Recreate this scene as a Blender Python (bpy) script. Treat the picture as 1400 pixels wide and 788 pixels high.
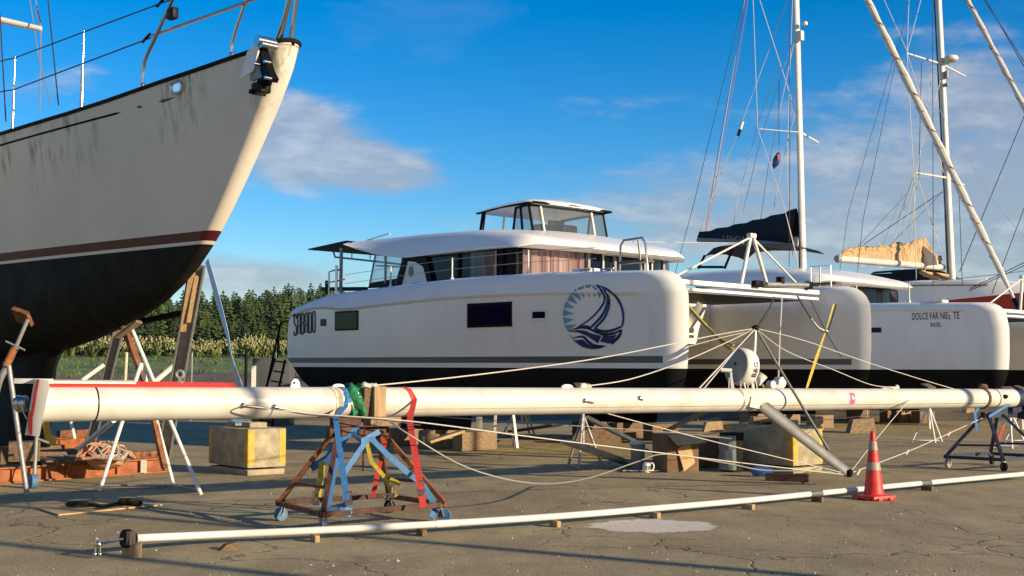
import bpy, bmesh, math, random
from mathutils import Vector, Matrix
from mathutils.geometry import tessellate_polygon
R=math.radians
random.seed(7)
for o in list(bpy.data.objects): bpy.data.objects.remove(o)
SC=bpy.context.scene; COL=SC.collection
# ---------------------------------------------------------------- camera, sky, sun
EYE=1.65; F=1650.0; HZ=512.0
TH=math.atan((HZ-394)/F)
cd=bpy.data.cameras.new('camera'); cam=bpy.data.objects.new('camera',cd); COL.objects.link(cam)
cam.location=(0,0,EYE); cam.rotation_euler=(R(90)+TH,0,0)
cd.sensor_width=36; cd.lens=36*F/1400; cd.clip_start=.1; cd.clip_end=5000
SC.camera=cam
SUN_AZ=31; SUN_EL=15            # degrees off the picture plane towards the camera, and up
SD=Vector((math.cos(R(SUN_AZ))*math.cos(R(SUN_EL)),-math.sin(R(SUN_AZ))*math.cos(R(SUN_EL)),math.sin(R(SUN_EL))))
sl=bpy.data.lights.new('sun','SUN'); sl.energy=5.0; sl.angle=R(.5); sl.color=(1,.80,.54)
so=bpy.data.objects.new('sun',sl); COL.objects.link(so); so.rotation_euler=SD.to_track_quat('Z','Y').to_euler()
SC.view_settings.view_transform='Standard'; SC.view_settings.look='None'
SC.view_settings.exposure=0.75; SC.view_settings.gamma=1
wd=bpy.data.worlds.new('World'); SC.world=wd; wd.use_nodes=True
def sky():
    nt=wd.node_tree; N=nt.nodes; K=nt.links
    bg=N['Background']; bg.inputs[1].default_value=.089
    st=N.new('ShaderNodeTexSky'); st.sky_type='NISHITA'; st.sun_disc=False
    st.sun_elevation=R(SUN_EL); st.sun_rotation=math.atan2(SD.x,SD.y); st.altitude=0; st.air_density=1.0; st.dust_density=.3; st.ozone_density=2.5
    def m(op,a,b=None,c=None):
        n=N.new('ShaderNodeMath'); n.operation=op
        for i,v in enumerate((a,b,c)):
            if v is None: continue
            if isinstance(v,(int,float)): n.inputs[i].default_value=v
            else: K.new(v,n.inputs[i])
        return n.outputs[0]
    tc=N.new('ShaderNodeTexCoord'); sp=N.new('ShaderNodeSeparateXYZ'); K.new(tc.outputs['Generated'],sp.inputs[0])
    x,y,z=sp.outputs
    ay=m('MAXIMUM',y,.05); u=m('DIVIDE',x,ay); v=m('DIVIDE',z,ay)
    # saturate the clear sky a little, keep it darker high up
    hs=N.new('ShaderNodeHueSaturation'); hs.inputs['Saturation'].default_value=1.55; hs.inputs['Value'].default_value=1.0
    K.new(st.outputs[0],hs.inputs['Color'])
    tint=N.new('ShaderNodeMix'); tint.data_type='RGBA'; tint.blend_type='MULTIPLY'; tint.inputs[0].default_value=1
    K.new(hs.outputs[0],tint.inputs['A']); tint.inputs['B'].default_value=(.86,.98,1.16,1)
    cv=N.new('ShaderNodeCombineXYZ'); K.new(m('MULTIPLY',u,1.0),cv.inputs[0]); K.new(m('MULTIPLY',v,2.6),cv.inputs[1])
    def noise(s,det,off,dist=0.):
        mp=N.new('ShaderNodeMapping'); mp.inputs['Location'].default_value=off; K.new(cv.outputs[0],mp.inputs[0])
        n=N.new('ShaderNodeTexNoise'); n.inputs['Scale'].default_value=s; n.inputs['Detail'].default_value=det; n.inputs['Roughness'].default_value=.58; n.inputs['Distortion'].default_value=dist
        K.new(mp.outputs[0],n.inputs[0]); return n.outputs[0]
    n1=noise(9,7,(3,1,0),.3); n2=noise(3.0,6,(11,4,2),.4); n3=noise(26,5,(1,7,3))
    def px(X,Y): return ((X-700)/F, math.tan(math.atan((394-Y)/F)+TH))
    def blob(X,Y,rx,ry,amp,rot=0.):
        cx,cy=px(X,Y); du=m('SUBTRACT',u,cx); dv=m('SUBTRACT',v,cy)
        c,s=math.cos(rot),math.sin(rot)
        a=m('ADD',m('MULTIPLY',du,c),m('MULTIPLY',dv,s)); b=m('SUBTRACT',m('MULTIPLY',dv,c),m('MULTIPLY',du,s))
        d=m('ADD',m('POWER',m('DIVIDE',m('ABSOLUTE',a),rx/F),2),m('POWER',m('DIVIDE',m('ABSOLUTE',b),ry/F),2))
        e=m('MULTIPLY',m('POWER',2.718,m('MULTIPLY',d,-1)),amp)
        return e
    den=None
    for b in [(455,205,125,50,1.1,-.22),(525,240,90,28,.95,0),(395,165,75,50,.85,-.3),(380,230,60,40,.7,0),(350,382,160,30,1.25,0),(240,350,120,24,.5,0),(60,120,120,28,.6,.2),
              (1230,225,240,90,.85,-.15),(1345,110,140,75,.75,-.3),(900,255,190,45,.66,0),(1290,330,260,70,1.2,0),(1000,320,260,44,.85,0),(830,150,120,30,.34,0),(1500,200,200,120,.7,0),(640,300,90,20,.25,0)]:
        e=blob(*b); den=e if den is None else m('ADD',den,e)
    nn=m('ADD',m('MULTIPLY',n1,.62),m('MULTIPLY',n3,.38))
    t=m('ADD',den,m('MULTIPLY',m('SUBTRACT',nn,.56),2.3))
    gen=m('MULTIPLY',m('SUBTRACT',m('ADD',m('MULTIPLY',n2,.7),m('MULTIPLY',n1,.3)),.56),1.5)      # thin wisps anywhere
    gen=m('MULTIPLY',m('MAXIMUM',gen,0),.45)
    def smooth(val,a,b):
        r=N.new('ShaderNodeMapRange'); r.interpolation_type='SMOOTHSTEP'; r.inputs[1].default_value=a; r.inputs[2].default_value=b; K.new(val,r.inputs[0]); return r.outputs[0]
    cl=m('MULTIPLY',smooth(t,.12,1.05),m('MINIMUM',m('MULTIPLY',den,3.5),1))
    cl=m('MINIMUM',m('ADD',m('MULTIPLY',cl,.74),gen),.9)
    up=smooth(z,-.02,.03); cl=m('MULTIPLY',cl,up)
    # unseen cloud bank added behind the photographer to brighten the shaded hulls
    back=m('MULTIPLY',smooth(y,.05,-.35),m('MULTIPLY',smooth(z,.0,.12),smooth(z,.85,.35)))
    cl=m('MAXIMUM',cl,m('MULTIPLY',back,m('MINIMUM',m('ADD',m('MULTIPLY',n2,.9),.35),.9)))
    # cloud colour: dusky grey bodies, warm lit edges facing the sun
    cr=N.new('ShaderNodeValToRGB'); cr.color_ramp.elements[0].position=.35; cr.color_ramp.elements[0].color=(2.6,2.9,3.4,1); cr.color_ramp.elements[1].position=.68; cr.color_ramp.elements[1].color=(5.2,5.2,5.2,1)
    K.new(m('ADD',m('MULTIPLY',n1,.75),m('MULTIPLY',m('SUBTRACT',n3,.5),.5)),cr.inputs[0])
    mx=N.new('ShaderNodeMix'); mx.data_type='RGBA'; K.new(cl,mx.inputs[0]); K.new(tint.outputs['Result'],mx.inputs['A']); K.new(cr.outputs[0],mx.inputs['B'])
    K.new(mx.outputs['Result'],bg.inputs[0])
sky()
# ---------------------------------------------------------------- helpers
def ray(px,py):
    u=(px-700)/F; v=(394-py)/F; c,s=math.cos(TH),math.sin(TH)
    return Vector((u,c-v*s,s+v*c))
def W(px,py,Z):
    r=ray(px,py); return Vector((0,0,EYE))+r*(Z/r.y)
def G(px,py,z=0.):
    r=ray(px,py); return Vector((0,0,EYE))+r*((z-EYE)/r.z)
def lerp(a,b,t): return a+(b-a)*t
def interp(tab,x):
    if x<=tab[0][0]: return tab[0][1]
    for (a,va),(b,vb) in zip(tab,tab[1:]):
        if x<=b: return va+(vb-va)*(x-a)/(b-a)
    return tab[-1][1]
def sstep(a,b,x):
    t=min(max((x-a)/(b-a),0),1); return t*t*(3-2*t)
MATS={}
def mat(name,col,rough=.5,metal=0.,var=.12,scale=3.,bump=0.,bscale=40.,col2=None,stretch=(1,1,1),spec=.5,alpha=1.,trans=0.,thr=(.35,.7)):
    if name in MATS: return MATS[name]
    m=bpy.data.materials.new(name); m.use_nodes=True; nt=m.node_tree; N=nt.nodes; K=nt.links; b=N['Principled BSDF']
    b.inputs['Roughness'].default_value=rough; b.inputs['Metallic'].default_value=metal; b.inputs['Specular IOR Level'].default_value=spec
    if trans: b.inputs['Transmission Weight'].default_value=trans
    if alpha<1: b.inputs['Alpha'].default_value=alpha
    tc=N.new('ShaderNodeTexCoord'); mp=N.new('ShaderNodeMapping'); mp.inputs['Scale'].default_value=stretch; K.new(tc.outputs['Object'],mp.inputs[0])
    n=N.new('ShaderNodeTexNoise'); n.inputs['Scale'].default_value=scale; n.inputs['Detail'].default_value=6; n.inputs['Roughness'].default_value=.62; K.new(mp.outputs[0],n.inputs[0])
    r=N.new('ShaderNodeValToRGB'); r.color_ramp.elements[0].position=thr[0]; r.color_ramp.elements[1].position=thr[1]
    c2=col2 if col2 else tuple(max(0,c*(1-2*var)) for c in col)
    r.color_ramp.elements[0].color=(*c2,1); r.color_ramp.elements[1].color=(*col,1)
    K.new(n.outputs[0],r.inputs[0]); K.new(r.outputs[0],b.inputs['Base Color'])
    rr=N.new('ShaderNodeMapRange'); rr.inputs[3].default_value=min(1,rough*1.25); rr.inputs[4].default_value=rough*.8; K.new(n.outputs[0],rr.inputs[0]); K.new(rr.outputs[0],b.inputs['Roughness'])
    if bump:
        n2=N.new('ShaderNodeTexNoise'); n2.inputs['Scale'].default_value=bscale; n2.inputs['Detail'].default_value=4; K.new(mp.outputs[0],n2.inputs[0])
        bp=N.new('ShaderNodeBump'); bp.inputs['Strength'].default_value=bump; bp.inputs['Distance'].default_value=.02; K.new(n2.outputs[0],bp.inputs['Height']); K.new(bp.outputs[0],b.inputs['Normal'])
    MATS[name]=m; return m
M=dict(
 gel=mat('gelcoat',(.79,.79,.78),.25,var=.05,scale=2.2,stretch=(1,1,.35),col2=(.73,.725,.70),thr=(.25,.55)),
 geldeck=mat('gelcoat_deck',(.76,.74,.69),.4,var=.04,scale=2),
 stripe=mat('grey_stripe',(.10,.115,.12),.3,var=.08),
 anti=mat('black_antifouling',(.012,.012,.012),.7,var=.2,scale=2,spec=.1),
 black=mat('black_plastic',(.005,.005,.006),.45,var=.15,spec=.1),
 rubber=mat('black_rubber',(.012,.012,.012),.7,var=.2,spec=.2),
 glass=mat('tinted_glass',(.004,.010,.024),.06,var=.1,scale=1,spec=.14),
 glassp=mat('hull_window_glass',(.006,.004,.026),.12,var=.1,spec=.14),
 glassg=mat('green_window_glass',(.010,.028,.020),.14,var=.1,spec=.1),
 clear=mat('clear_vinyl',(.55,.68,.72),.08,var=.03,alpha=.32),
 smoke=mat('smoked_acrylic',(.10,.12,.14),.05,var=.05,alpha=.45),
 curtain=mat('pink_curtain',(.62,.44,.42),.85,var=.25,scale=5,stretch=(1,1,.02),col2=(.25,.12,.13),thr=(.38,.62)),
 steel=mat('stainless_steel',(.62,.61,.60),.22,1.,var=.1,scale=8),
 galv=mat('galvanised_steel',(.33,.33,.33),.5,.45,var=.18,scale=9,bump=.1),
 alu=mat('anodised_aluminium',(.12,.125,.13),.5,.15,var=.12,scale=5),
 mastw=mat('white_mast_paint',(.54,.525,.49),.36,var=.05,scale=2.6,thr=(.28,.55),col2=(.44,.41,.355)),
 spar=mat('painted_spar',(.64,.62,.57),.35,var=.06,scale=5,stretch=(.3,.3,1)),
 rust=mat('rusty_steel',(.26,.10,.035),.8,var=.3,scale=9,bump=.4,bscale=60,col2=(.085,.028,.014)),
 rustdark=mat('dark_rusty_steel',(.10,.04,.022),.8,var=.3,scale=9,bump=.4,col2=(.03,.014,.01)),
 orange=mat('orange_primer_steel',(.36,.115,.028),.7,var=.25,scale=5,bump=.25,col2=(.17,.05,.018)),
 wood=mat('pale_timber',(.40,.27,.14),.75,var=.2,scale=6,stretch=(6,6,.6),bump=.3),
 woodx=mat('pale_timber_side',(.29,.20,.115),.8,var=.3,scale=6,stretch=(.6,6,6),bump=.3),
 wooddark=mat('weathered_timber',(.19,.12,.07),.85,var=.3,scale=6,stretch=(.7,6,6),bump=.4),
 ply=mat('plywood',(.52,.34,.16),.75,var=.15,scale=4,stretch=(1,5,1)),
 card=mat('brown_cardboard',(.16,.095,.05),.85,var=.15,scale=6),
 conc=mat('concrete',(.40,.345,.235),.88,var=.2,scale=5,bump=.6,bscale=30,col2=(.22,.185,.12)),
 yellow=mat('yellow_paint',(.62,.36,.015),.6,var=.15,scale=8,col2=(.4,.22,.02)),
 palestrap=mat('pale_blue_webbing',(.52,.68,.74),.75,var=.1,scale=14),
 blue=mat('blue_webbing',(.035,.17,.44),.75,var=.15,scale=20),
 paleblue=mat('faded_blue_webbing',(.09,.25,.52),.75,var=.15,scale=14),
 bluepaint=mat('blue_painted_steel',(.008,.022,.075),.5,var=.3,scale=8,col2=(.006,.010,.025)),
 bluewheel=mat('blue_wheel',(.06,.16,.30),.6,var=.2,scale=12),
 red=mat('red_webbing',(.62,.055,.04),.7,var=.15,scale=18),
 redhull=mat('red_paint',(.42,.02,.012),.35,var=.1),
 maroon=mat('maroon_stripe',(.085,.008,.014),.35,var=.1),
 green=mat('green_cloth',(.012,.21,.085),.8,var=.3,scale=9,bump=.8,bscale=14),
 strapw=mat('pale_webbing',(.60,.56,.42),.75,var=.15,scale=25),
 strapy=mat('yellow_webbing',(.52,.41,.05),.75,var=.2,scale=20),
 conered=mat('cone_red_rubber',(.68,.022,.022),.5,var=.12,scale=7,col2=(.42,.02,.018)),
 refl=mat('reflective_band',(.38,.33,.27),.5,var=.25,scale=14),
 rope=mat('white_rope',(.55,.52,.46),.75,var=.12,scale=40),
 wire=mat('rigging_wire',(.40,.39,.37),.4,.5,var=.15),
 wiredark=mat('dark_rigging',(.03,.03,.035),.5,var=.1),
 pinkrope=mat('pink_rope',(.45,.10,.10),.7,var=.15),
 navy=mat('navy_canvas',(.006,.011,.022),.85,var=.3,scale=4,bump=.6,bscale=9),
 tan=mat('tan_canvas',(.42,.29,.16),.85,var=.25,scale=2.,bump=.35,bscale=9,col2=(.31,.21,.11)),
 grey=mat('grey_plastic',(.23,.24,.25),.5,var=.08),
 white=mat('white_plastic',(.62,.61,.57),.4,var=.05),
 pink=mat('pink_tape',(.72,.08,.24),.5,var=.1),
 navyp=mat('navy_vinyl',(.010,.014,.11),.35,var=.05),
 bluep=mat('blue_vinyl',(.022,.09,.31),.35,var=.05),
 lightp=mat('light_blue_vinyl',(.13,.36,.55),.35,var=.05),
 letter=mat('black_vinyl_lettering',(.012,.013,.018),.4,var=.05),
 lettergrey=mat('grey_lettering',(.25,.27,.28),.5,var=.05),
 ropepile=mat('orange_white_rope',(.40,.26,.15),.8,var=.3,scale=45,col2=(.42,.12,.06)),
 interior=mat('dim_interior',(.10,.09,.085),.8,var=.3,scale=3),
)
class MB:
    def __init__(s): s.v=[]; s.f=[]; s.m=[]; s.cur=0
    def add(s,vs,fs,mi=None):
        b=len(s.v); s.v+= [Vector(v) for v in vs]; s.f+=[tuple(b+i for i in f) for f in fs]; s.m+=[s.cur if mi is None else mi]*len(fs); return s
    def box(s,c,d,rot=None,mi=None,bev=0.):
        c=Vector(c); x,y,z=[k/2 for k in d]
        if bev>0:
            e=bev; vs=[];fs=[]
            bm=bmesh.new(); bmesh.ops.create_cube(bm,size=1); 
            for v in bm.verts: v.co=Vector((v.co.x*d[0],v.co.y*d[1],v.co.z*d[2]))
            bmesh.ops.bevel(bm,geom=list(bm.edges),offset=e,segments=2,affect='EDGES',profile=.6)
            bm.verts.index_update(); vs=[v.co.copy() for v in bm.verts]; fs=[[v.index for v in f.verts] for f in bm.faces]; bm.free()
        else:
            vs=[Vector((i,j,k)) for i in(-x,x) for j in(-y,y) for k in(-z,z)]
            fs=[(0,1,3,2),(4,6,7,5),(0,4,5,1),(2,3,7,6),(0,2,6,4),(1,5,7,3)]
        if rot is not None: vs=[rot@v for v in vs]
        return s.add([c+v for v in vs],fs,mi)
    def beam(s,p,q,w,h,up=(0,0,1),mi=None,bev=0.):
        p,q=Vector(p),Vector(q); d=q-p; L=d.length; z=d.normalized(); u=Vector(up)
        if abs(z.dot(u))>.97: u=Vector((1,0,0))
        x=u.cross(z).normalized(); y=z.cross(x)
        return s.box((p+q)/2,(w,h,L),Matrix((x,y,z)).transposed(),mi,bev)
    def cyl(s,p,q,r0,r1=None,n=12,cap=True,mi=None,sy=1.,up=(0,0,1)):
        r1=r0 if r1 is None else r1
        return s.tube([p,q],[r0,r1],n,cap,mi,sy,up)
    def tube(s,pts,r,n=8,cap=True,mi=None,sy=1.,up=(0,0,1)):
        pts=[Vector(p) for p in pts]; k=len(pts)
        rs=r if isinstance(r,(list,tuple)) else [r]*k
        vs=[];fs=[]; u=Vector(up); prev=None
        for i,p in enumerate(pts):
            d=(pts[min(i+1,k-1)]-pts[max(i-1,0)])
            d=d.normalized() if d.length>1e-9 else Vector((0,0,1))
            if prev is None:
                if abs(d.dot(u))>.97: u=Vector((1,0,0)) if abs(d.x)<.9 else Vector((0,1,0))
                x=u.cross(d).normalized()
            else:
                x=prev-d*prev.dot(d); x=x.normalized() if x.length>1e-6 else u.cross(d).normalized()
            prev=x; y=d.cross(x)
            for j in range(n):
                a=2*math.pi*j/n; vs.append(p+x*(rs[i]*math.cos(a))+y*(rs[i]*sy*math.sin(a)))
        for i in range(k-1):
            for j in range(n): fs.append((i*n+j,i*n+(j+1)%n,(i+1)*n+(j+1)%n,(i+1)*n+j))
        if cap: fs.append(tuple(range(n-1,-1,-1))); fs.append(tuple((k-1)*n+j for j in range(n)))
        return s.add(vs,fs,mi)
    def lathe(s,prof,n=20,c=(0,0,0),rot=None,mi=None,cap=True):
        c=Vector(c); vs=[];fs=[]
        for r,z in prof:
            for j in range(n):
                a=2*math.pi*j/n; v=Vector((r*math.cos(a),r*math.sin(a),z)); vs.append(c+(rot@v if rot is not None else v))
        for i in range(len(prof)-1):
            for j in range(n): fs.append((i*n+j,i*n+(j+1)%n,(i+1)*n+(j+1)%n,(i+1)*n+j))
        if cap: fs.append(tuple(range(n-1,-1,-1))); fs.append(tuple((len(prof)-1)*n+j for j in range(n)))
        return s.add(vs,fs,mi)
    def grid(s,rows,mi=None,closed=False,mif=None):
        n=len(rows[0]); b=len(s.v); s.v+=[Vector(p) for r in rows for p in r]
        for i in range(len(rows)-1):
            for j in range(n if closed else n-1):
                k=(j+1)%n; s.f.append((b+i*n+j,b+i*n+k,b+(i+1)*n+k,b+(i+1)*n+j)); s.m.append(mif(i,j) if mif else (s.cur if mi is None else mi))
        return s
    def prism(s,poly,fn,d0,d1,mi=None):
        """poly in 2D; fn(a,b,depth)->3D"""
        n=len(poly); b0=[fn(a,b,d0) for a,b in poly]; b1=[fn(a,b,d1) for a,b in poly]
        tri=tessellate_polygon([[Vector((a,b,0)) for a,b in poly]])
        fs=[tuple(n+i for i in t) for t in tri]+[tuple(reversed(t)) for t in tri]+[(i,(i+1)%n,n+(i+1)%n,n+i) for i in range(n)]
        return s.add(b0+b1,fs,mi)
    def blob(s,c,r,n=8,rough=.2,seed=0,mi=None,rot=None):
        rg=random.Random(seed); bm=bmesh.new(); bmesh.ops.create_icosphere(bm,subdivisions=2,radius=1)
        for v in bm.verts: v.co*=1+rg.uniform(-rough,rough)
        bm.verts.index_update(); vs=[Vector((v.co.x*r[0],v.co.y*r[1],v.co.z*r[2])) for v in bm.verts]
        if rot is not None: vs=[rot@v for v in vs]
        fs=[[v.index for v in f.verts] for f in bm.faces]; bm.free(); return s.add([Vector(c)+v for v in vs],fs,mi)
    def build(s,name,mats,parent=None,smooth=True,world=False,angle=35,flip=False):
        me=bpy.data.meshes.new(name)
        vs=s.v
        if world and parent is not None:
            Mi=root_matrix(parent).inverted(); vs=[Mi@v for v in vs]
        me.from_pydata([tuple(v) for v in vs],[],s.f)
        if not isinstance(mats,(list,tuple)): mats=[mats]
        for m in mats: me.materials.append(m)
        me.polygons.foreach_set('material_index',s.m)
        bm=bmesh.new(); bm.from_mesh(me); bmesh.ops.remove_doubles(bm,verts=bm.verts,dist=1e-5); bmesh.ops.recalc_face_normals(bm,faces=bm.faces)
        if smooth:
            for f in bm.faces: f.smooth=True
            ca=R(angle)
            for e in bm.edges:
                if len(e.link_faces)==2 and e.calc_face_angle(0)>ca: e.smooth=False
        bm.to_mesh(me); bm.free(); me.update()
        o=bpy.data.objects.new(name,me); COL.objects.link(o)
        if parent is not None: o.parent=parent
        return o
def root_matrix(o):
    m=o.matrix_basis.copy()
    while o.parent: o=o.parent; m=o.matrix_basis@m
    return m
def thing(name,label,cat,loc=(0,0,0),rz=0.,group=None,ry=0.):
    o=bpy.data.objects.new(name,None); COL.objects.link(o); o.empty_display_size=.3
    o.location=loc; o.rotation_euler=(0,ry,rz); o['label']=label; o['category']=cat
    if group: o['group']=group
    return o
def tag(o,label,cat,group=None):
    o['label']=label; o['category']=cat
    if group: o['group']=group
    return o
def kind(o,k): o['kind']=k; return o
def single(mb,name,mats,label,cat,group=None,**k):
    """one-mesh thing: origin moved to its base"""
    xs=[v.x for v in mb.v]; ys=[v.y for v in mb.v]; zs=[v.z for v in mb.v]
    c=Vector(((min(xs)+max(xs))/2,(min(ys)+max(ys))/2,min(zs)))
    mb.v=[v-c for v in mb.v]; o=mb.build(name,mats,**k); o.location=c; return tag(o,label,cat,group)
def copy_tree(o,parent=None):
    c=o.copy(); COL.objects.link(c)
    if parent is not None: c.parent=parent
    for ch in list(o.children): copy_tree(ch,c)
    return c
def islands(mb):
    par=list(range(len(mb.v)))
    def fd(i):
        while par[i]!=i: par[i]=par[par[i]]; i=par[i]
        return i
    for f in mb.f:
        for i in f[1:]: par[fd(f[0])]=fd(i)
    g={}
    for k,f in enumerate(mb.f): g.setdefault(fd(f[0]),[]).append(k)
    for ks in g.values():
        o=MB(); mp={}
        for k in ks:
            for i in mb.f[k]:
                if i not in mp: mp[i]=len(o.v); o.v.append(mb.v[i])
            o.f.append(tuple(mp[i] for i in mb.f[k])); o.m.append(mb.m[k])
        yield o
def builds(mb,name,mats,parent=None,**k):
    """every separate piece becomes a part of its own"""
    return [o.build(name,mats,parent,**k) for o in islands(mb)]
def sag(p,q,d,n=14):
    p,q=Vector(p),Vector(q); return [p.lerp(q,i/n)-Vector((0,0,4*d*(i/n)*(1-i/n))) for i in range(n+1)]
def stroke(mb,pts,w,fn,d0,d1,mi=None):
    """flat polyline band; w number or list"""
    P=[Vector((a,b)) for a,b in pts]; n=len(P); ws=w if isinstance(w,(list,tuple)) else [w]*n; Lf=[];Rt=[]
    for i in range(n):
        t=(P[min(i+1,n-1)]-P[max(i-1,0)]).normalized(); k=Vector((-t.y,t.x))*ws[i]/2
        Lf.append(P[i]+k); Rt.append(P[i]-k)
    for i in range(n-1):
        q=[Lf[i],Lf[i+1],Rt[i+1],Rt[i]]
        vs=[fn(a.x,a.y,d0) for a in q]+[fn(a.x,a.y,d1) for a in q]
        mb.add(vs,[(4,5,6,7),(3,2,1,0),(0,1,5,4),(2,3,7,6),(1,2,6,5),(3,0,4,7)],mi)
def curve(pts,n=6):
    """Catmull-Rom through points"""
    P=[Vector(p) for p in pts]; out=[]
    for i in range(len(P)-1):
        a=P[max(i-1,0)];b=P[i];c=P[i+1];d=P[min(i+2,len(P)-1)]
        for k in range(n):
            t=k/n; out.append(.5*((2*b)+(c-a)*t+(2*a-5*b+4*c-d)*t*t+(3*b-a-3*c+d)*t**3))
    out.append(P[-1]); return out
def text_mesh(body,fn,w,h,mb,d0=0.,d1=.004,mi=None,bold=0.):
    """lay text in a w x h box starting at (0,0); fn maps (a,b,depth)"""
    cu=bpy.data.curves.new('t','FONT'); cu.body=body; cu.resolution_u=3; cu.offset=bold
    ob=bpy.data.objects.new('t',cu); COL.objects.link(ob)
    me=bpy.data.meshes.new_from_object(ob.evaluated_get(bpy.context.evaluated_depsgraph_get()))
    xs=[v.co.x for v in me.vertices]; ys=[v.co.y for v in me.vertices]
    x0,x1,y0,y1=min(xs),max(xs),min(ys),max(ys)
    vs=[fn((v.co.x-x0)/(x1-x0)*w,(v.co.y-y0)/(y1-y0)*h,d1) for v in me.vertices]
    mb.add(vs,[tuple(p.vertices) for p in me.polygons],mi)
    bpy.data.objects.remove(ob); bpy.data.curves.remove(cu); bpy.data.meshes.remove(me)
# ---------------------------------------------------------------- the setting
def asphalt():
    m=bpy.data.materials.new('asphalt'); m.use_nodes=True; nt=m.node_tree; N=nt.nodes; K=nt.links; b=N['Principled BSDF']
    tc=N.new('ShaderNodeTexCoord').outputs['Object']
    def noise(s,d=5,r=.6,st=None,dist=0):
        n=N.new('ShaderNodeTexNoise'); n.inputs['Scale'].default_value=s; n.inputs['Detail'].default_value=d; n.inputs['Roughness'].default_value=r; n.inputs['Distortion'].default_value=dist
        if st:
            mp=N.new('ShaderNodeMapping'); mp.inputs['Scale'].default_value=st; K.new(tc,mp.inputs[0]); K.new(mp.outputs[0],n.inputs[0])
        else: K.new(tc,n.inputs[0])
        return n.outputs[0]
    def ramp(v,a,ca,c,cc):
        r=N.new('ShaderNodeValToRGB'); r.color_ramp.elements[0].position=a; r.color_ramp.elements[1].position=c; r.color_ramp.elements[0].color=(*ca,1); r.color_ramp.elements[1].color=(*cc,1); K.new(v,r.inputs[0]); return r.outputs[0]
    def mixc(f,a,bb,t='MIX'):
        x=N.new('ShaderNodeMix'); x.data_type='RGBA'; x.blend_type=t
        for s,v in ((0,f),('A',a),('B',bb)):
            if isinstance(v,(int,float)): x.inputs[s].default_value=v
            elif isinstance(v,tuple): x.inputs[s].default_value=(*v,1)
            else: K.new(v,x.inputs[s])
        return x.outputs['Result']
    base=ramp(noise(.35,6,.6,dist=.6),.3,(.27,.215,.125),.7,(.405,.33,.185))
    fine=ramp(noise(55,3,.7),.3,(.42,.42,.42),.72,(1.5,1.5,1.5)); base=mixc(1.,base,fine,'MULTIPLY')
    peb=N.new('ShaderNodeTexVoronoi'); peb.inputs['Scale'].default_value=70; K.new(tc,peb.inputs['Vector'])
    base=mixc(.55,base,ramp(peb.outputs['Color'],.05,(.55,.55,.55),.9,(1.35,1.33,1.28)),'MULTIPLY')
    mid=ramp(noise(2.2,6,.65,(1,.45,1)),.32,(.78,.78,.78),.68,(1.12,1.12,1.12)); base=mixc(1.,base,mid,'MULTIPLY')
    # oily and rusty stains
    base=mixc(ramp(noise(.9,4,.5,dist=1.2),.60,(0,0,0),.74,(.55,.55,.55)),base,(.14,.105,.07))
    base=mixc(ramp(noise(1.7,4,.55,(1.3,.8,1)),.69,(0,0,0),.78,(.5,.5,.5)),base,(.27,.13,.05))
    # cracks
    wv=N.new('ShaderNodeTexNoise'); wv.inputs['Scale'].default_value=1.1; wv.inputs['Detail'].default_value=5; K.new(tc,wv.inputs[0])
    off=N.new('ShaderNodeMix'); off.data_type='RGBA'; off.blend_type='LINEAR_LIGHT'; off.inputs[0].default_value=.5; K.new(tc,off.inputs['A']); K.new(wv.outputs['Color'],off.inputs['B'])
    def cracks(sc,wd):
        vo=N.new('ShaderNodeTexVoronoi'); vo.feature='DISTANCE_TO_EDGE'; vo.inputs['Scale'].default_value=sc; K.new(off.outputs['Result'],vo.inputs['Vector'])
        return ramp(vo.outputs['Distance'],0,(1,1,1),wd,(0,0,0))
    ck=mixc(1.,cracks(.42,.0085),ramp(noise(.5,3,.5),.42,(0,0,0),.52,(1,1,1)),'MULTIPLY')
    base=mixc(mixc(1.,ck,(.68,.68,.68),'MULTIPLY'),base,(.035,.028,.022))
    # pale cement smear in the near middle of the yard
    sx=N.new('ShaderNodeSeparateXYZ'); K.new(tc,sx.inputs[0])
    def mm(op,a,c):
        n=N.new('ShaderNodeMath'); n.operation=op
        for i,v in enumerate((a,c)):
            if isinstance(v,(int,float)): n.inputs[i].default_value=v
            else: K.new(v,n.inputs[i])
        return n.outputs[0]
    pc=G(890,719); e=mm('ADD',mm('POWER',mm('ABSOLUTE',mm('DIVIDE',mm('SUBTRACT',sx.outputs[0],pc.x),.70),0),2),mm('POWER',mm('ABSOLUTE',mm('DIVIDE',mm('SUBTRACT',sx.outputs[1],pc.y),.62),0),2))
    e=mm('ADD',e,mm('MULTIPLY',mm('SUBTRACT',noise(3.5,6,.7),.5),2.2))
    base=mixc(mixc(1.,ramp(e,.80,(1,1,1),.95,(0,0,0)),ramp(noise(9,5,.7),.3,(.7,.7,.7),.5,(1,1,1)),'MULTIPLY'),base,(.60,.54,.45))
    K.new(base,b.inputs['Base Color']); b.inputs['Roughness'].default_value=.88; b.inputs['Specular IOR Level'].default_value=.25
    h=mixc(.5,noise(90,3,.7),noise(14,4,.6)); h=mixc(1.,h,mixc(1.,ck,(.9,.9,.9),'MULTIPLY'),'SUBTRACT')
    bp=N.new('ShaderNodeBump'); bp.inputs['Strength'].default_value=.8; bp.inputs['Distance'].default_value=.012; K.new(h,bp.inputs['Height']); K.new(bp.outputs[0],b.inputs['Normal'])
    return m
def yard():
    g=MB(); xs=[-400,-60,-20,0,20,60,400]; ys=[-150,-20,0,20,43.5]
    g.grid([[(x,y,0) for x in xs] for y in ys]); kind(g.build('asphalt_yard',asphalt(),smooth=False),'structure')
yard()
M['grass']=mat('grass',(.115,.19,.03),.9,var=.3,scale=1.2,bump=1.,bscale=25,col2=(.06,.11,.02))
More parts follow.
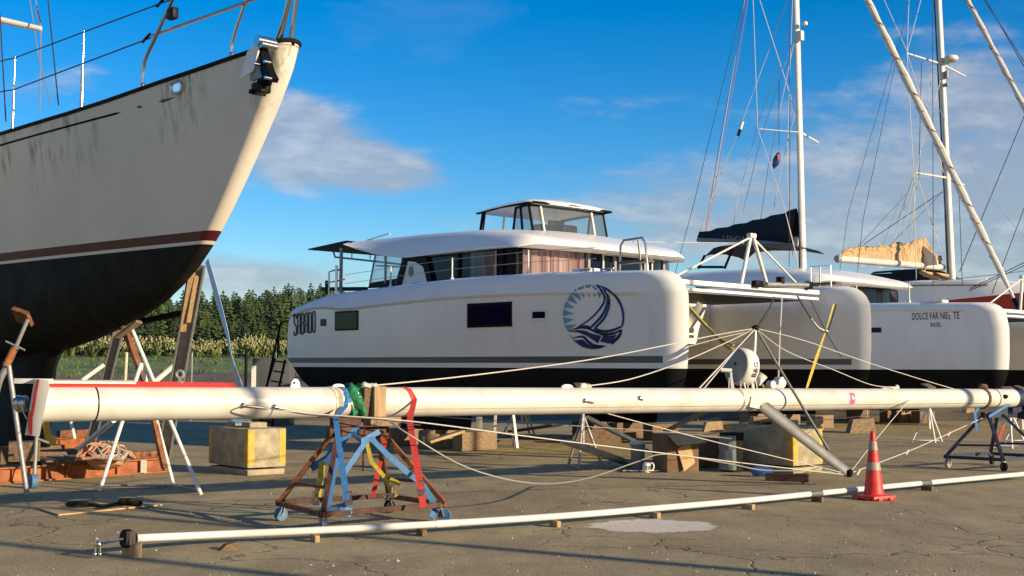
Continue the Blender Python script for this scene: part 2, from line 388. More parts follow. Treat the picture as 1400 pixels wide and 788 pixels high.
M['earth']=mat('bare_earth',(.16,.115,.07),.95,var=.3,scale=.8,bump=1.,bscale=8,col2=(.05,.045,.025))
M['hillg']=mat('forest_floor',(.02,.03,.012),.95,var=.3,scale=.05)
def ground_z(x,y):
    """bank and hill behind the yard"""
    z=interp([(43.3,-.02),(45,.25),(52,1.25),(57,1.75),(72,2.65),(82,2.95),(200,5.0),(255,7.0),(330,14.2),(430,24.),(520,27.),(900,20.)],y)
    ridge=.80+.20*math.sin(x*.012+1.1)+.05*math.sin(x*.05)
    if y>230: z=7.0+(z-7.0)*(ridge*interp([(-320,.55),(-130,.74),(-95,.96),(-72,1.13),(-40,1.06),(60,.75),(300,.9)],x))
    if 43.3<y<90: z+=.10*math.sin(x*.7+y)+.08*math.sin(x*.23-y*.5)
    return z
def bank():
    rg=random.Random(3)
    g=MB(); ys=[43.3,44.2,45,47,49,52,54.5,57,60,64,68,72,76,82,90,120,160,200,230]; xs=[-400,-200,-120]+[-80+3*i for i in range(48)]+[80,140,250,400]
    ok=lambda i,j: 0 if ys[i]<56.5 else 1
    g.grid([[(x,y,ground_z(x,y)) for x in xs] for y in ys],mif=ok); kind(g.build('earth_and_grass_bank',[M['earth'],M['grass']]),'structure')
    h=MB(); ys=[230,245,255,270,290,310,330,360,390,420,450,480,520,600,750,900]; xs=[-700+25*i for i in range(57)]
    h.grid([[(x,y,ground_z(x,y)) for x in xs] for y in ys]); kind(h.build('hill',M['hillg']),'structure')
bank()
def far_ground():
    g=MB(); g.grid([[(x,y,-.6) for x in(-3000,-700,0,700,3000)] for y in(-600,-140,44,900,3500)]); kind(g.build('far_ground',M['grass'],smooth=False),'structure')
far_ground()
def forest():
    rg=random.Random(11)
    M['pine']=mat('pine_foliage',(.075,.115,.026),.8,var=.3,scale=.16,col2=(.022,.045,.013),bump=0.)
    M['pine2']=mat('dark_pine_foliage',(.034,.062,.018),.8,var=.3,scale=.2,col2=(.014,.030,.010))
    M['bark']=mat('pine_bark',(.10,.075,.05),.9)
    g=MB()
    def tree(x,y,z,h,mi):
        r=h*rg.uniform(.21,.33); base=h*rg.uniform(.05,.18)
        g.add([(x-.18,y,z-1),(x+.18,y,z-1),(x,y+.2,z-1),(x,y,z+h*.8)],[(0,1,3),(1,2,3),(2,0,3)],2)
        nl=13
        for k in range(nl):
            t=k/(nl-1); zz=z+base+(h-base)*t; rr=r*((1-t)**.66)*rg.uniform(.8,1.15)+.15
            nb=7 if k<9 else 5; ph=rg.uniform(0,6.3)
            for j in range(nb):
                a=ph+6.283*j/nb+rg.uniform(-.35,.35); L=rr*rg.uniform(.65,1.25); ca,sa=math.cos(a),math.sin(a); w=L*.26+.16
                up=h*.055*rg.uniform(.6,1.5); dr=rg.uniform(-.25,.12)*L
                ox,oy=x+ca*L,y+sa*L
                g.add([(x,y,zz+up),(ox-sa*w,oy+ca*w,zz+dr-up*.3),(ox*1.0+ca*.3,oy+sa*.3,zz+dr+up*.35),(ox+sa*w,oy-ca*w,zz+dr-up*.3)],[(0,1,2),(0,2,3)],mi)
    n=0
    for row in range(24):
        y=242+row*9.2
        sp=4.3 if row<14 else 5.4
        x=-230.+rg.uniform(0,3)
        while x<150:
            x+=sp*rg.uniform(.7,1.35); yy=y+rg.uniform(-4,4)
            if -8<x and row%2: continue
            hh=rg.uniform(5.5,10.2)*(1 if row>1 else .75)*(1+.14*math.sin(x*.11+y*.07)+.1*math.sin(x*.31-y*.05))
            tree(x,yy,ground_z(x,yy),hh,1 if rg.random()<.38 else 0); n+=1
    kind(g.build('pine_forest',[M['pine'],M['pine2'],M['bark']],smooth=False),'stuff')
forest()
def pampas():
    rg=random.Random(5)
    M['flax']=mat('flax_leaves',(.16,.19,.05),.85,var=.3,scale=1.5,col2=(.06,.085,.025)); M['plume']=mat('pale_seed_plumes',(.34,.32,.15),.9,var=.2,scale=3)
    g=MB()
    for i in range(900):
        x=rg.uniform(-60,40); y=rg.uniform(72,84); z=ground_z(x,y); h=rg.uniform(.55,1.1)
        for k in range(13):
            a=rg.uniform(0,6.28); L=h*rg.uniform(.45,1.0); ca,sa=math.cos(a),math.sin(a); w=.055*h+.03
            top=z+h*rg.uniform(.35,.95)
            g.add([(x-sa*w,y+ca*w,z-.05),(x+sa*w,y-ca*w,z-.05),(x+ca*L*.5+sa*w,y+sa*L*.5-ca*w,top),(x+ca*L*.5-sa*w,y+sa*L*.5+ca*w,top),(x+ca*L,y+sa*L,top-.15*h)],[(0,1,2,3),(3,2,4)],0)
        for k in range(rg.randint(6,20)):
            a=rg.uniform(0,6.28); L=h*rg.uniform(.1,.75); t=z+h*rg.uniform(.45,1.2); px_,py_=x+L*math.cos(a),y+L*math.sin(a); s=rg.uniform(.03,.09)
            g.add([(px_-s,py_,t),(px_,py_-s,t+.02),(px_+s,py_,t),(px_,py_,t+1.6*s),(px_,py_,t-1.0*s),(px_,py_+s,t)],[(0,1,3),(1,2,3),(2,5,3),(5,0,3),(1,0,4),(2,1,4),(5,2,4),(0,5,4)],1)
    kind(g.build('flowering_flax_hedge',[M['flax'],M['plume']],smooth=False),'stuff')
    s=MB()
    for i in range(2600):          # rough grass tufts on the bank
        x=rg.uniform(-42,14); y=rg.uniform(46.5,72); z=ground_z(x,y); dark=y<56
        if dark and rg.random()<.45: continue
        h=rg.uniform(.10,.28); 
        for k in range(4):
            a=rg.uniform(0,6.28); ca,sa=math.cos(a)*.12,math.sin(a)*.12
            s.add([(x-sa*.4,y+ca*.4,z-.03),(x+sa*.4,y-ca*.4,z-.03),(x+ca,y+sa,z+h)],[(0,1,2)],0 if not dark else 1)
    M['scrub']=mat('dry_scrub',(.17,.13,.06),.9,var=.3,scale=2,col2=(.05,.06,.02))
    kind(s.build('rough_grass',[M['grass'],M['scrub']],smooth=False),'stuff')
pampas()
def fence():
    t=thing('chain_link_fence','galvanised chain link fence along the far edge of the asphalt yard','fence',(-20,43,0))
    m=bpy.data.materials.new('chain_link'); m.use_nodes=True; nt=m.node_tree; N=nt.nodes; K=nt.links; b=N['Principled BSDF']; b.inputs['Base Color'].default_value=(.25,.26,.24,1); b.inputs['Metallic'].default_value=.3; b.inputs['Roughness'].default_value=.55
    tc=N.new('ShaderNodeTexCoord'); sx=N.new('ShaderNodeSeparateXYZ'); K.new(tc.outputs['Object'],sx.inputs[0])
    def mm(op,a,c=0.):
        n=N.new('ShaderNodeMath'); n.operation=op
        for i,v in enumerate((a,c)):
            if isinstance(v,(int,float)): n.inputs[i].default_value=v
            else: K.new(v,n.inputs[i])
        return n.outputs[0]
    fr=lambda s: mm('LESS_THAN',mm('FRACT',mm('MULTIPLY',s,1/.075)),.055)
    K.new(mm('MAXIMUM',fr(mm('ADD',sx.outputs[0],sx.outputs[2])),fr(mm('SUBTRACT',sx.outputs[0],sx.outputs[2]))),b.inputs['Alpha'])
    for a,c in ((-40,14),):
        p=MB(); p.add([(a,0,.05),(c+60,0,.05),(c+60,0,2.25),(a,0,2.25)],[(0,1,2,3)]); p.build('mesh_panel',m,t,smooth=False)
    r=MB(); r.cyl((-40,.04,2.27),(74,.04,2.27),.008); r.build('top_wire',M['wiredark'],t)
    for i in range(38):
        x=-40+3.0*i+.6
        if x>34: break
        p=MB(); p.cyl((x,.05,-.2),(x,.05,2.42),.032); p.build('post',M['galv'],t)
fence()

def grit():
    """loose stones, chips and dry leaves scattered on the asphalt"""
    rg=random.Random(21); g=MB()
    for i in range(1500):
        y=9.8+22*rg.random()**1.6; x=rg.uniform(-.5,.5)*y*.95; s=rg.uniform(.004,.014)*(1.6 if rg.random()<.06 else 1); a=rg.uniform(0,6.28); mi=rg.choice((0,0,1,1,2))
        c=[(x+s*math.cos(a+k*1.57)*rg.uniform(.7,1.4),y+s*math.sin(a+k*1.57)*rg.uniform(.7,1.4),.001) for k in range(4)]
        t=(x+rg.uniform(-.3,.3)*s,y,s*rg.uniform(.5,1.1)); g.add(c+[t],[(0,1,4),(1,2,4),(2,3,4),(3,0,4)],mi)
    kind(g.build('loose_grit',[mat('pale_stone',(.5,.45,.36),.9),mat('grey_stone',(.22,.2,.17),.9),mat('dry_leaf',(.14,.08,.03),.9)],smooth=False),'stuff')
grit()
# ---------------------------------------------------------------- sailing and motor catamarans
HDG=47.68
def local(px,py,o,h=HDG,y=None,x=None):
    """point of a boat's own frame seen at a pixel, on a plane y = const or x = const"""
    a=-R(h); f=Vector((math.cos(a),math.sin(a),0)); p=Vector((-math.sin(a),math.cos(a),0)); r=ray(px,py); e=Vector((0,0,EYE))
    n,c=(p,y) if y is not None else (f,x)
    t=(c-n.dot(e-o))/n.dot(r); P=e+r*t; d=P-o
    return Vector((d.dot(f),d.dot(p),P.z))
TOP=[(-6.4,3.16),(-5.9,3.30),(-5.5,3.37),(-4.8,3.50),(-4.07,3.60),(-2.63,3.65),(-1,3.70),(.9,3.74),(3.5,3.72),(5.3,3.65),(6.7,3.60)]
YC=3.08; WLZ=1.80
class CatHull:
    ch=.42
    rows=[(1.02,.20),(1.08,.42),(1.2,.62),(1.4,.80),(1.6,.90),(1.80,.945),(1.90,.955),(2.03,.965),(2.3,.98),(2.6,.99),(2.9,1.0)]
    def ztop(s,x): return interp(TOP,x)
    def zch(s,x): return s.ztop(x)-s.chd(x)
    def chd(s,x): return lerp(s.ch,min(s.ch,.20),sstep(-3.2,-5.2,x) if False else 1-sstep(-5.2,-3.2,x))
    def xt(s,z,x=6.4):
        if z<1.75: return interp([(1.0,5.7),(1.08,6.05),(1.2,6.3),(1.4,6.5),(1.75,6.62)],z)
        t=s.ztop(6.4); return interp([(1.75,6.62),(2.2,6.66),(t-.55,6.67),(t-.38,6.65),(t-.22,6.56),(t-.1,6.43),(t-.03,6.28),(t,6.1)],z)
    def xs(s,z): return interp([(1.0,-4.7),(1.2,-5.1),(1.5,-5.45),(1.8,-5.75),(2.0,-6.02),(2.8,-6.0),(3.0,-5.9),(3.2,-5.78),(3.4,-5.55),(3.6,-5.0),(3.75,-4.6)],z)
    def nose(s,x,xt):
        L=.46; u=(x-(xt-L))/L
        return 1 if u<=0 else math.sqrt(max(0,1-min(u,1)**2.0))
    def plan(s,x,outer):
        if x<.5: b=.72-.07*((.5-x)/7)**2
        else: b=.72-(.50 if outer else .64)*((x-.5)/6.1)**2
        return b
    def inset(s,x,z):
        zc=s.zch(x); xb=interp([(1.9,6.12),(2.6,6.05),(3.0,5.92),(3.25,5.72)],z)
        return .042*sstep(0,.10,xb-x)*sstep(0,.05,zc-z)
    def prof(s,x,z):
        zt=s.ztop(x); zc=s.zch(x)
        if z<2.9: return interp(s.rows,z)
        if z<=zc: return 1.0
        u=(z-zc)/(zt-zc); return interp([(0,1.),(.12,.985),(.5,.93),(.72,.875),(.88,.80),(.96,.72),(1.0,.60)],u)
    def out(s,x,z,outer=True):
        xt=s.xt(z); b=s.plan(x,outer)*s.prof(x,z)*s.nose(x,xt)
        return max(b-s.inset(x,z),0) if outer else b
    def mesh(s,side,mb,stripe=True):
        us=[0,.02,.04,.06,.08,.1,.125,.15,.175,.2,.225,.25,.3,.4,.5,.6,.68,.75,.80,.84,.87,.89]+[.90+.01*i for i in range(11)]
        zrows=[z for z,_ in s.rows]
        tops=[None,0,.035,.12,.5,.72,.88,.96,1.0]
        for outer in (True,False):
            sg=side if outer else -side
            grid=[]
            def row(zf):
                L=[]
                for u in us:
                    x=-6+u*12.6; z=zf(x); a,c=s.xs(z),s.xt(z); x=a+u*(c-a); z=zf(x)
                    L.append((x,side*YC+sg*s.out(x,z,outer),z))
                return L
            for z in zrows: grid.append(row(lambda x,z=z: min(z,s.zch(x)-.08)))
            for t in tops: grid.append(row(lambda x,t=t: s.zch(x)+(t*s.chd(x) if t is not None else -.06)))
            mid=[(p[0],side*YC,p[2]+.012) for p in grid[-1]]; grid.append(mid)
            def mi(i,j): return 1 if i<5 else (2 if stripe and i==6 and j<29 else 0)
            mb.grid(grid,mif=mi)
            bot=[(p[0],side*YC,p[2]-.02) for p in grid[0]]; mb.grid([bot,grid[0]],mi=1)
            n=len(us); cap=[g[0] for g in grid]; c0=[(p[0],side*YC,p[2]) for p in cap]; mb.grid([c0,cap],mi=0)
CH=CatHull(); CHD=CatHull(); CHD.ch=.20
def side_fn(sgn=-1,C_=CH):
    def out(C,x,z):      # outer surface as the mesh has it: straight between its rows
        zc=C.zch(x); zs=[q for q,_ in C.rows if q<zc-.07]+[zc-.06]+[zc+t*C.chd(x) for t in (0,.035,.12,.5,.72,.88,.96,1.0)]
        for a,b in zip(zs,zs[1:]):
            if z<=b: u=(z-a)/(b-a); return lerp(C.out(x,a),C.out(x,b),u)
        return C.out(x,z)
    return lambda a,b,d: Vector((a,sgn*(YC+out(C_,a,b)+d+.004),b))
def roof_fn(sh=0.,L0=-4.9,yw=2.78):
    """closed lens of a coachroof: returns (mesh)"""
    mb=MB(); us=[0,.02,.06,.1,.2,.3,.4,.5,.6,.7,.78,.85,.9,.93,.955,.975,.99,1.]; ys=[-1,-.99,-.97,-.93,-.89,-.85,-.7,-.5,-.25,0,.25,.5,.7,.85,.89,.93,.97,.99,1]
    def pt(u,v,top):
        y=yw*v; xf=1.72+1.25*(1-v*v); x=L0+u*(xf-L0)
        xb=x+sh*0
        zb=interp([(-4.9,4.93),(-4.2,4.74),(-3.2,4.52),(-2.3,4.42),(0,4.44),(1.5,4.42),(2.9,4.27)],x)
        zt=interp([(-4.9,5.03),(-2,5.0),(0,4.93),(1.5,4.75),(2.5,4.56),(2.95,4.45)],x)
        ev=interp([(.84,1.),(.87,.985),(.89,.94),(.93,.70),(.97,.36),(.99,.17),(1,.06)],abs(v)); eu=interp([(.92,1),(.955,.93),(.975,.8),(.99,.6),(1,.42)],u)
        if top: z=lerp(zb,zt,ev*eu)+.16*(1-min(1,abs(v)/.87)**2)*sstep(0,.3,1-u)
        else: z=zb+(.10*ev*(u-.97)/.03 if u>.97 else 0)
        return (x+sh,y,z)
    T=[[pt(u,v,True) for v in ys] for u in us]; B=[[pt(u,v,False) for v in ys] for u in us]
    mb.grid(T); mb.grid([list(reversed(r)) for r in B])
    for P,Q in ((T[0],B[0]),(T[-1],B[-1]),([r[0] for r in T],[r[0] for r in B]),([r[-1] for r in T],[r[-1] for r in B])): mb.grid([P,Q])
    return mb
def front_curve(v,yw=2.62,x0=1.35,d=1.0): return (x0+d*(1-v*v),yw*v)
def cat_common(t,sh,stripe,C_=CH):
    """hulls, bridge deck, keels, cabin wall with windows, coachroof, crossbeam and trampoline"""
    for s in (-1,1):
        h=MB(); C_.mesh(s,h,stripe); h.build('hull',[M['gel'],M['anti'],M['stripe']],t,angle=28)
        k=MB(); k.grid([[( -1.9+.35*q,s*YC+w,z) for q,w,z in ((0,0,.42),(.2,-.12,.40),(3,-.15,.40),(6,-.1,.42),(7,0,.44),(6,.1,.42),(3,.15,.40),(.2,.12,.40))],[(-2.3+.42*q,s*YC+w*1.3,1.1) for q,w in ((0,0),(.2,-.12),(3,-.15),(6,-.1),(7,0),(6,.1),(3,.15),(.2,.12))]],closed=True,mi=0)
        k.v+=[Vector((-1,s*YC,.41))]; n=len(k.v)-1
        for j in range(8): k.f.append((n,(j+1)%8,j)); k.m.append(0)
        k.build('keel',M['anti'],t)
    b=MB(); b.box((-.9,0,2.85),(7.4,4.9,1.0),bev=.12); b.build('bridge_deck',M['geldeck'],t)
    # cabin wall and window band
    w=MB(); yw=2.62; n=20
    path=[(-2.55+sh,-yw),(-1.2+sh,-yw),(.3+sh,-yw)]+[(front_curve(-1+2*i/n)[0]+sh,front_curve(-1+2*i/n)[1]) for i in range(n+1)]+[(.3+sh,yw),(-1.2+sh,yw),(-2.55+sh,yw)]
    w.grid([[(x,y,z) for x,y in path] for z in (3.3,3.80)]); w.grid([[(x-.0,y,z) for x,y in path] for z in (4.41,4.55)])
    w.box((-2.62+sh,0,3.95),(.12,2*yw-.06,1.3))
    w.build('cabin_wall',M['geldeck'],t,smooth=False)
    r=roof_fn(sh).build('coachroof',M['gel'],t,angle=40); r.location.z=.10 if sh else 0
    cb=MB()
    for z,w_ in ((3.49,.10),(3.35,.065)): cb.box((5.6,0,z),(.13 if z>3.4 else .10,5.3,w_),bev=.025)
    builds(cb,'crossbeam',M['geldeck'],t)
    tr=MB(); tr.grid([[(x,y,3.30-.07*math.cos(y/2.3*1.5)*math.sin((x-2.9)/2.6*3.14)) for y in [-2.35+.47*i for i in range(11)]] for x in (2.95,3.4,4,4.6,5.2,5.5)]); tr.build('trampoline',M['black'],t)
    # a-frame standing on the crossbeam
    return t
def tripod(t,apex=(5.6,.27,4.55)):
    a=Vector(apex); f=MB()
    for q,r in (((5.6,-.10,3.55),.042),((5.6,.80,3.55),.042)): f.cyl(q,a+Vector((0,(q[1]-a.y)*.10,0)),r,r*.95)
    builds(f,'striker_leg',M['spar'],t)
    g=MB(); g.cyl((5.62,-2.3,3.55),a,.022); g.cyl((5.62,1.9,3.62),a,.022); g.box(a+Vector((0,0,.02)),(.12,.2,.1),bev=.02); builds(g,'striker_stay',M['spar'],t)
def glaze(t,name,seg,z0,z1,m,pane=None,sh=0.,off=.012):
    """one window following the cabin plan; seg = list of plan points"""
    g=MB(); out=[]
    for i,(x,y) in enumerate(seg): out.append((x,y))
    g.grid([[(x,y,z0) for x,y in out],[(x,y,z1) for x,y in out]]); return g.build(name,m,t)
def plan_pts(a,b,n,off,sh):
    """points along the cabin plan; parameter: 0..1 near side aft->front corner, 1..2 the front, 2..3 far side"""
    P=[]
    for i in range(n+1):
        q=a+(b-a)*i/n
        if q<1: x,y=lerp(-2.5,1.35,q),-2.62; nx,ny=0,-1
        elif q<=2:
            v=-1+2*(q-1); x,y=front_curve(v); nx,ny=1,.8*v; l=math.hypot(nx,ny); nx/=l;ny/=l
        else: x,y=lerp(1.35,-2.5,q-2),2.62; nx,ny=0,1
        P.append((x+nx*off+sh,y+ny*off))
    return P
def window_band(t,sh,curtains):
    z0,z1=3.78,4.42
    g=MB(); pts=plan_pts(.12,2.9,60,.01,sh); g.grid([[(x,y,z) for x,y in pts] for z in (z0,z1)]); g.build('window_band',M['black'],t,smooth=True)
    for a,b,m in curtains:
        pts=plan_pts(a,b,14,.02,sh); q=MB(); q.grid([[(x,y,z) for x,y in pts] for z in (z0+.02,z1-.045)]); q.build('window',m,t)
def rail_u(mb,pts,r): mb.tube(pts,r,8)
def stanchions(t,xs,y,h,sh=0.):
    for x in xs:
        z=CH.ztop(x); m=MB(); m.cyl((x,y,z-.02),(x,y,z+h),.019); m.cyl((x,y,z-.02),(x,y,z+.06),.04); m.build('stanchion',M['spar'],t)
# ---- the near catamaran
SAB=Vector((1.004,29.005,0))
def sabado():
    t=thing('motor_catamaran','large white catamaran with a blue sun and sail emblem on its hull and a flybridge','catamaran',SAB,-R(HDG),ry=R(.4))
    cat_common(t,0,True)
    L=lambda px,py,y=-3.8: local(px,py,SAB,y=y)
    window_band(t,0,[(.16,.53,M['glass']),(.56,.66,M['glass']),(1.30,1.40,M['glass']),(1.44,1.60,M['glass']),(1.63,1.8,M['glass']),(1.84,2.0,M['glass']),(2.05,2.8,M['glass'])])
    for a,b in ((.66,.88),(1.035,1.28)):
        pts=plan_pts(a,b,60,.03,0); q=MB(); rows=[]
        for z in (3.80,4.1,4.38): rows.append([(x-.0+.03*math.sin(i*1.25+.5*math.sin(i*.7)),y+.03*math.sin(i*1.25+.6),z) for i,(x,y) in enumerate(pts)])
        q.grid(rows); q.build('curtain',M['curtain'],t)
        pg=plan_pts(a,b,14,.075,0); q=MB(); q.grid([[(x,y,z) for x,y in pg] for z in (3.80,4.39)]); q.build('window',mat('window_tint_shaded',(.02,.02,.03),.05,var=.05,alpha=.62 if a<.7 else .25) if a<.7 else mat('window_tint_sunlit',(.03,.03,.04),.05,var=.05,alpha=.22),t)  # pane darkness carries the light: darker over shaded side curtain, clearer over sunlit one
    for q_ in (.545,.93,1.015,1.29,1.42,1.615,1.82):        # window posts
        p=plan_pts(q_,q_,1,.035,0)[0]; m=MB(); m.box((p[0],p[1],4.10),(.07,.07,.62)); m.build('window_post',M['black'] if q_ in (.545,.93,1.015) else M['grey'],t)
    # framed hatch in the front window
    fr=MB(); pts=plan_pts(1.36,1.68,10,.045,0)
    fr.tube([(x,y,4.33) for x,y in pts],.022,6); fr.tube([(pts[0][0],pts[0][1],4.33),(pts[0][0],pts[0][1],3.8)],.022,6); fr.tube([(pts[-1][0],pts[-1][1],4.33),(pts[-1][0],pts[-1][1],3.8)],.022,6)
    fr.build('window_frame',M['geldeck'],t)
    # grey trapezoid pillar behind the windows, aft cockpit screen
    y=-2.66
    def quad(name,pxs,m,y,th=.05):
        P=[L(px,py,y) for px,py in pxs]; g=MB(); g.prism([(p.x,p.z) for p in P],lambda a,b,d:Vector((a,y+d,b)),0,th); return g.build(name,m,t)
    quad('cabin_wall',[(545,393),(552,358),(566,359),(577,366),(583,385),(583,393)],M['geldeck'],-2.70,.08)
    quad('black_surround',[(538,396),(551,349),(582,353),(590,388),(583,388),(577,363),(566,357),(556,357),(547,393)],M['black'],-2.72,.03)
    lf=MB(); p=L(560,372,-2.73)
    lf.prism([(p.x+.09*math.cos(k/10*6.283),p.z+.13*math.sin(k/10*6.283)) for k in range(10)],lambda a,b,d:Vector((a,-2.715-d,b)),0,.008); lf.build('leaf_emblem',M['stripe'],t)
    quad('cockpit_screen',[(506,391),(512,347),(550,351),(540,388)],M['clear'],-2.66,.012)
    quad('screen_skirt',[(501,396),(507,388),(542,382),(539,394)],M['black'],-2.70,.03)
    fr=MB()
    for a,b in (((504,394),(513,346)),((540,390),(552,350)),((526,389),(526,348))): fr.cyl(L(*a,-2.69),L(*b,-2.69),.022 if a[0]!=526 else .03)
    fr.cyl(L(514,365,-2.6),L(546,366,-2.6),.02); builds(fr,'screen_frame',M['galv'],t)
    # roof extension carrying solar panels
    e=MB(); 
    for yy0,yy1 in ((-2.62,2.62),):
        a=L(472,331,-2.62); b=L(420,343,-2.62)
        e.add([(a.x,yy0,a.z),(a.x,yy1,a.z),(b.x,yy1,b.z),(b.x,yy0,b.z),(a.x+.5,yy0,a.z-.14),(a.x+.5,yy1,a.z-.14),(b.x,yy1,b.z-.03),(b.x,yy0,b.z-.03)],[(0,1,2,3),(7,6,5,4),(0,3,7,4),(1,5,6,2),(2,6,7,3),(0,4,5,1)])
    e.build('aft_awning',M['black'],t,smooth=False)
    ra=MB(); zz=4.62
    ra.tube([L(455,347,-2.4),L(457,354,-2.4),L(500,358,-2.4),L(548,363,-2.4)],.025); 
    for px_ in (480,505): ra.cyl(L(px_,356,-2.4),L(px_,349,-2.4),.014)
    builds(ra,'awning_rail',M['galv'],t)
    po=MB(); a=L(465,403,-2.75); po.cyl((a.x,-2.75,3.5),(a.x,-2.75,4.85),.045); po.build('awning_post',M['galv'],t)
    # davit rail, outboard things at the stern
    st=MB()
    q=[L(449,406,-3.0),L(449,374,-3.0),L(455,372,-3.0),L(463,371,-3.0)]; st.tube(q,.022); st.tube([L(446,389,-3.0),L(470,384,-3.0)],.018)
    st.cyl(L(459,404,-3.05),L(459,365,-3.05),.035); builds(st,'stern_rail',M['steel'],t)
    hp=MB(); q=[L(404,418,-3.3),L(405,405,-3.3),L(411,399,-3.3),L(416,402,-3.3),L(417,415,-3.3)]; hp.tube(q,.018); hp.build('stern_handrail',M['steel'],t)
    bx=MB(); bx.beam(L(440,398,-2.2),L(500,397,-2.2),.12,.1); bx.beam(L(446,405,-2.6),L(446,386,-2.6),.07,.07); builds(bx,'davit',M['black'],t)
    # roof edge rod
    rd=MB(); rd.tube([L(500,331,-2.3),L(531,321,-2.3),L(532,323,-2.3)],.018); rd.build('roof_antenna',M['spar'],t)
    # flybridge
    f=MB(); x0,x1,y0,y1=-1.42,.72,-1.32,1.36
    us=[0,.08,.3,.55,.75,.88,.95,1]; vs=[-1,-.9,-.5,0,.5,.9,1]
    def fp(u,v,top):
        x=lerp(x0,x1-.12*v*v*(u>.7),u); yy=lerp(y0,y1,(v+1)/2); e=(min(1,(1-abs(v))*7)*min(1,u*7,)*min(1,(1-u)*9))**.5 if 0<u<1 and abs(v)<1 else 0
        z=interp([(-1.42,5.56),(-.5,5.64),(.4,5.67),(.75,5.62)],x); return (x,yy,z+(.055*e+.05*(1-v*v) if top else -.02-.03*e*0))
    T=[[fp(u,v,1) for v in vs] for u in us]; B=[[fp(u,v,0) for v in vs] for u in us]; f.grid(T); f.grid([list(reversed(r)) for r in B])
    for P,Q in ((T[0],B[0]),(T[-1],B[-1]),([r[0] for r in T],[r[0] for r in B]),([r[-1] for r in T],[r[-1] for r in B])): f.grid([P,Q])
    f.build('flybridge_roof',M['gel'],t,angle=40)
    ed=MB(); ed.tube([(x0+.05,y0+.03,5.535),(x0+.9,y0+.03,5.61),(x1-.1,y0+.03,5.625),(x1-.02,0,5.64),(x1-.1,y1-.03,5.625),(x0+.05,y1-.03,5.535)],.03,6); ed.build('roof_trim',M['black'],t)
    fx0,fx1=-.12,.50; fy=-1.25
    gl=MB(); 
    gl.add([(fx0,fy,4.98),(fx1+.08,fy,4.88),(fx1-.08,fy,5.60),(fx0+.10,fy,5.57)],[(0,1,2,3)])
    gl.add([(fx1+.08,fy,4.88),(fx1+.22,0,4.86),(fx1+.08,1.25,4.88),(fx1-.08,1.25,5.6),(fx1+.04,0,5.62),(fx1-.08,fy,5.60)],[(0,1,4,5),(1,2,3,4)])
    gl.add([(fx0,1.25,4.98),(fx1+.08,1.25,4.88),(fx1-.08,1.25,5.60),(fx0+.10,1.25,5.57)],[(3,2,1,0)])
    gl.build('flybridge_windscreen',M['smoke'],t,smooth=False)
    ps=MB(); 
    for a,b,r in (((fx0,fy,4.95),(fx0+.10,fy,5.57),.03),((fx1+.09,fy,4.86),(fx1-.08,fy,5.6),.035),((fx1-.28,fy,4.9),(fx1-.36,fy,5.6),.032),((fx1+.09,1.25,4.86),(fx1-.08,1.25,5.6),.028),((fx0,1.25,4.95),(fx0+.1,1.25,5.57),.03),((-1.32,fy,4.95),(-1.2,fy,5.55),.035),((-1.22,fy,4.95),(-1.12,fy,5.55),.022),((-1.32,1.25,4.95),(-1.2,1.25,5.55),.035)): ps.cyl(a,b,r)
    ps.beam((fx0+.1,fy,5.55),(fx1-.08,fy,5.585),.05,.05); ps.beam((fx1-.08,fy,5.585),(fx1-.04,1.25,5.585),.05,.05)
    builds(ps,'flybridge_post',M['black'],t)
    lp=MB()
    for yy in (-.95,.75): lp.cyl((fx1+.16,yy,4.84),(fx1+.0,yy,5.56),.032)
    lp.cyl((-1.0,-.8,4.95),(-.92,-.8,5.55),.025); builds(lp,'windscreen_post',M['spar'],t)
    ht=MB(); ht.box((.0,.3,5.08),(.5,.5,.35),bev=.06); ht.box((-.25,.3,5.2),(.12,.5,.4),bev=.05); ht.box((.12,-.5,5.05),(.3,.5,.3),bev=.06); builds(ht,'helm_seat',M['black'],t)
    # rails and fittings on deck
    stanchions(t,[L(534,391,-3.3).x,L(618,380,-3.3).x,L(722,371,-3.3).x],-3.32,.50)
    li=MB(); 
    xs_=[-4.0,L(534,391,-3.3).x,L(618,380,-3.3).x,L(722,371,-3.3).x,4.55]
    for dz in (.25,.47): li.tube([(x,-3.32,CH.ztop(x)+dz) for x in xs_],.006,5)
    li.tube([(5.25,-3.1,4.22),(5.6,.0,4.4)],.007,5); builds(li,'lifeline',M['wire'],t)
    pu=MB(); A=L(846,367,-3.1).x; B=L(882,367,-3.1).x; C=(A+B)/2+.05; zt=4.26; zb=3.58
    pu.tube([(A,-3.1,zb),(A+.02,-3.1,zt-.1),(A+.1,-3.1,zt),(B-.1,-3.1,zt+.02),(B-.02,-3.1,zt-.1),(B+.05,-3.1,zb)],.021); pu.cyl((C,-2.9,zb),(C,-3.0,zt),.02)
    pu.tube([(A,-3.1,zt-.45),(B,-3.1,zt-.45)],.014,6); builds(pu,'bow_seat_rail',M['steel'],t)
    se=MB(); se.box(((A+B)/2,-3.0,zt-.43),(B-A,.3,.04),bev=.015); se.build('bow_seat',M['wooddark'],t)
    cl=MB()
    for px_,py in ((800,368),(830,366),(566,391)): 
        c=L(px_,py,-3.35); c.z=CH.ztop(c.x)-.02; cl.box(c+Vector((0,0,.06)),(.34,.07,.03),bev=.012); cl.cyl(c+Vector((-.08,0,-.03)),c+Vector((-.08,0,.06)),.02); cl.cyl(c+Vector((.08,0,-.03)),c+Vector((.08,0,.06)),.02)
    builds(cl,'cleat',M['steel'],t)
    ht=MB(); c=L(800,366,-3.2); c.z=CH.ztop(c.x); ht.box(c+Vector((0,0,.02)),(.5,.3,.09),bev=.03); ht.build('deck_hatch',M['geldeck'],t)
    # hull windows
    fn=side_fn(-1)
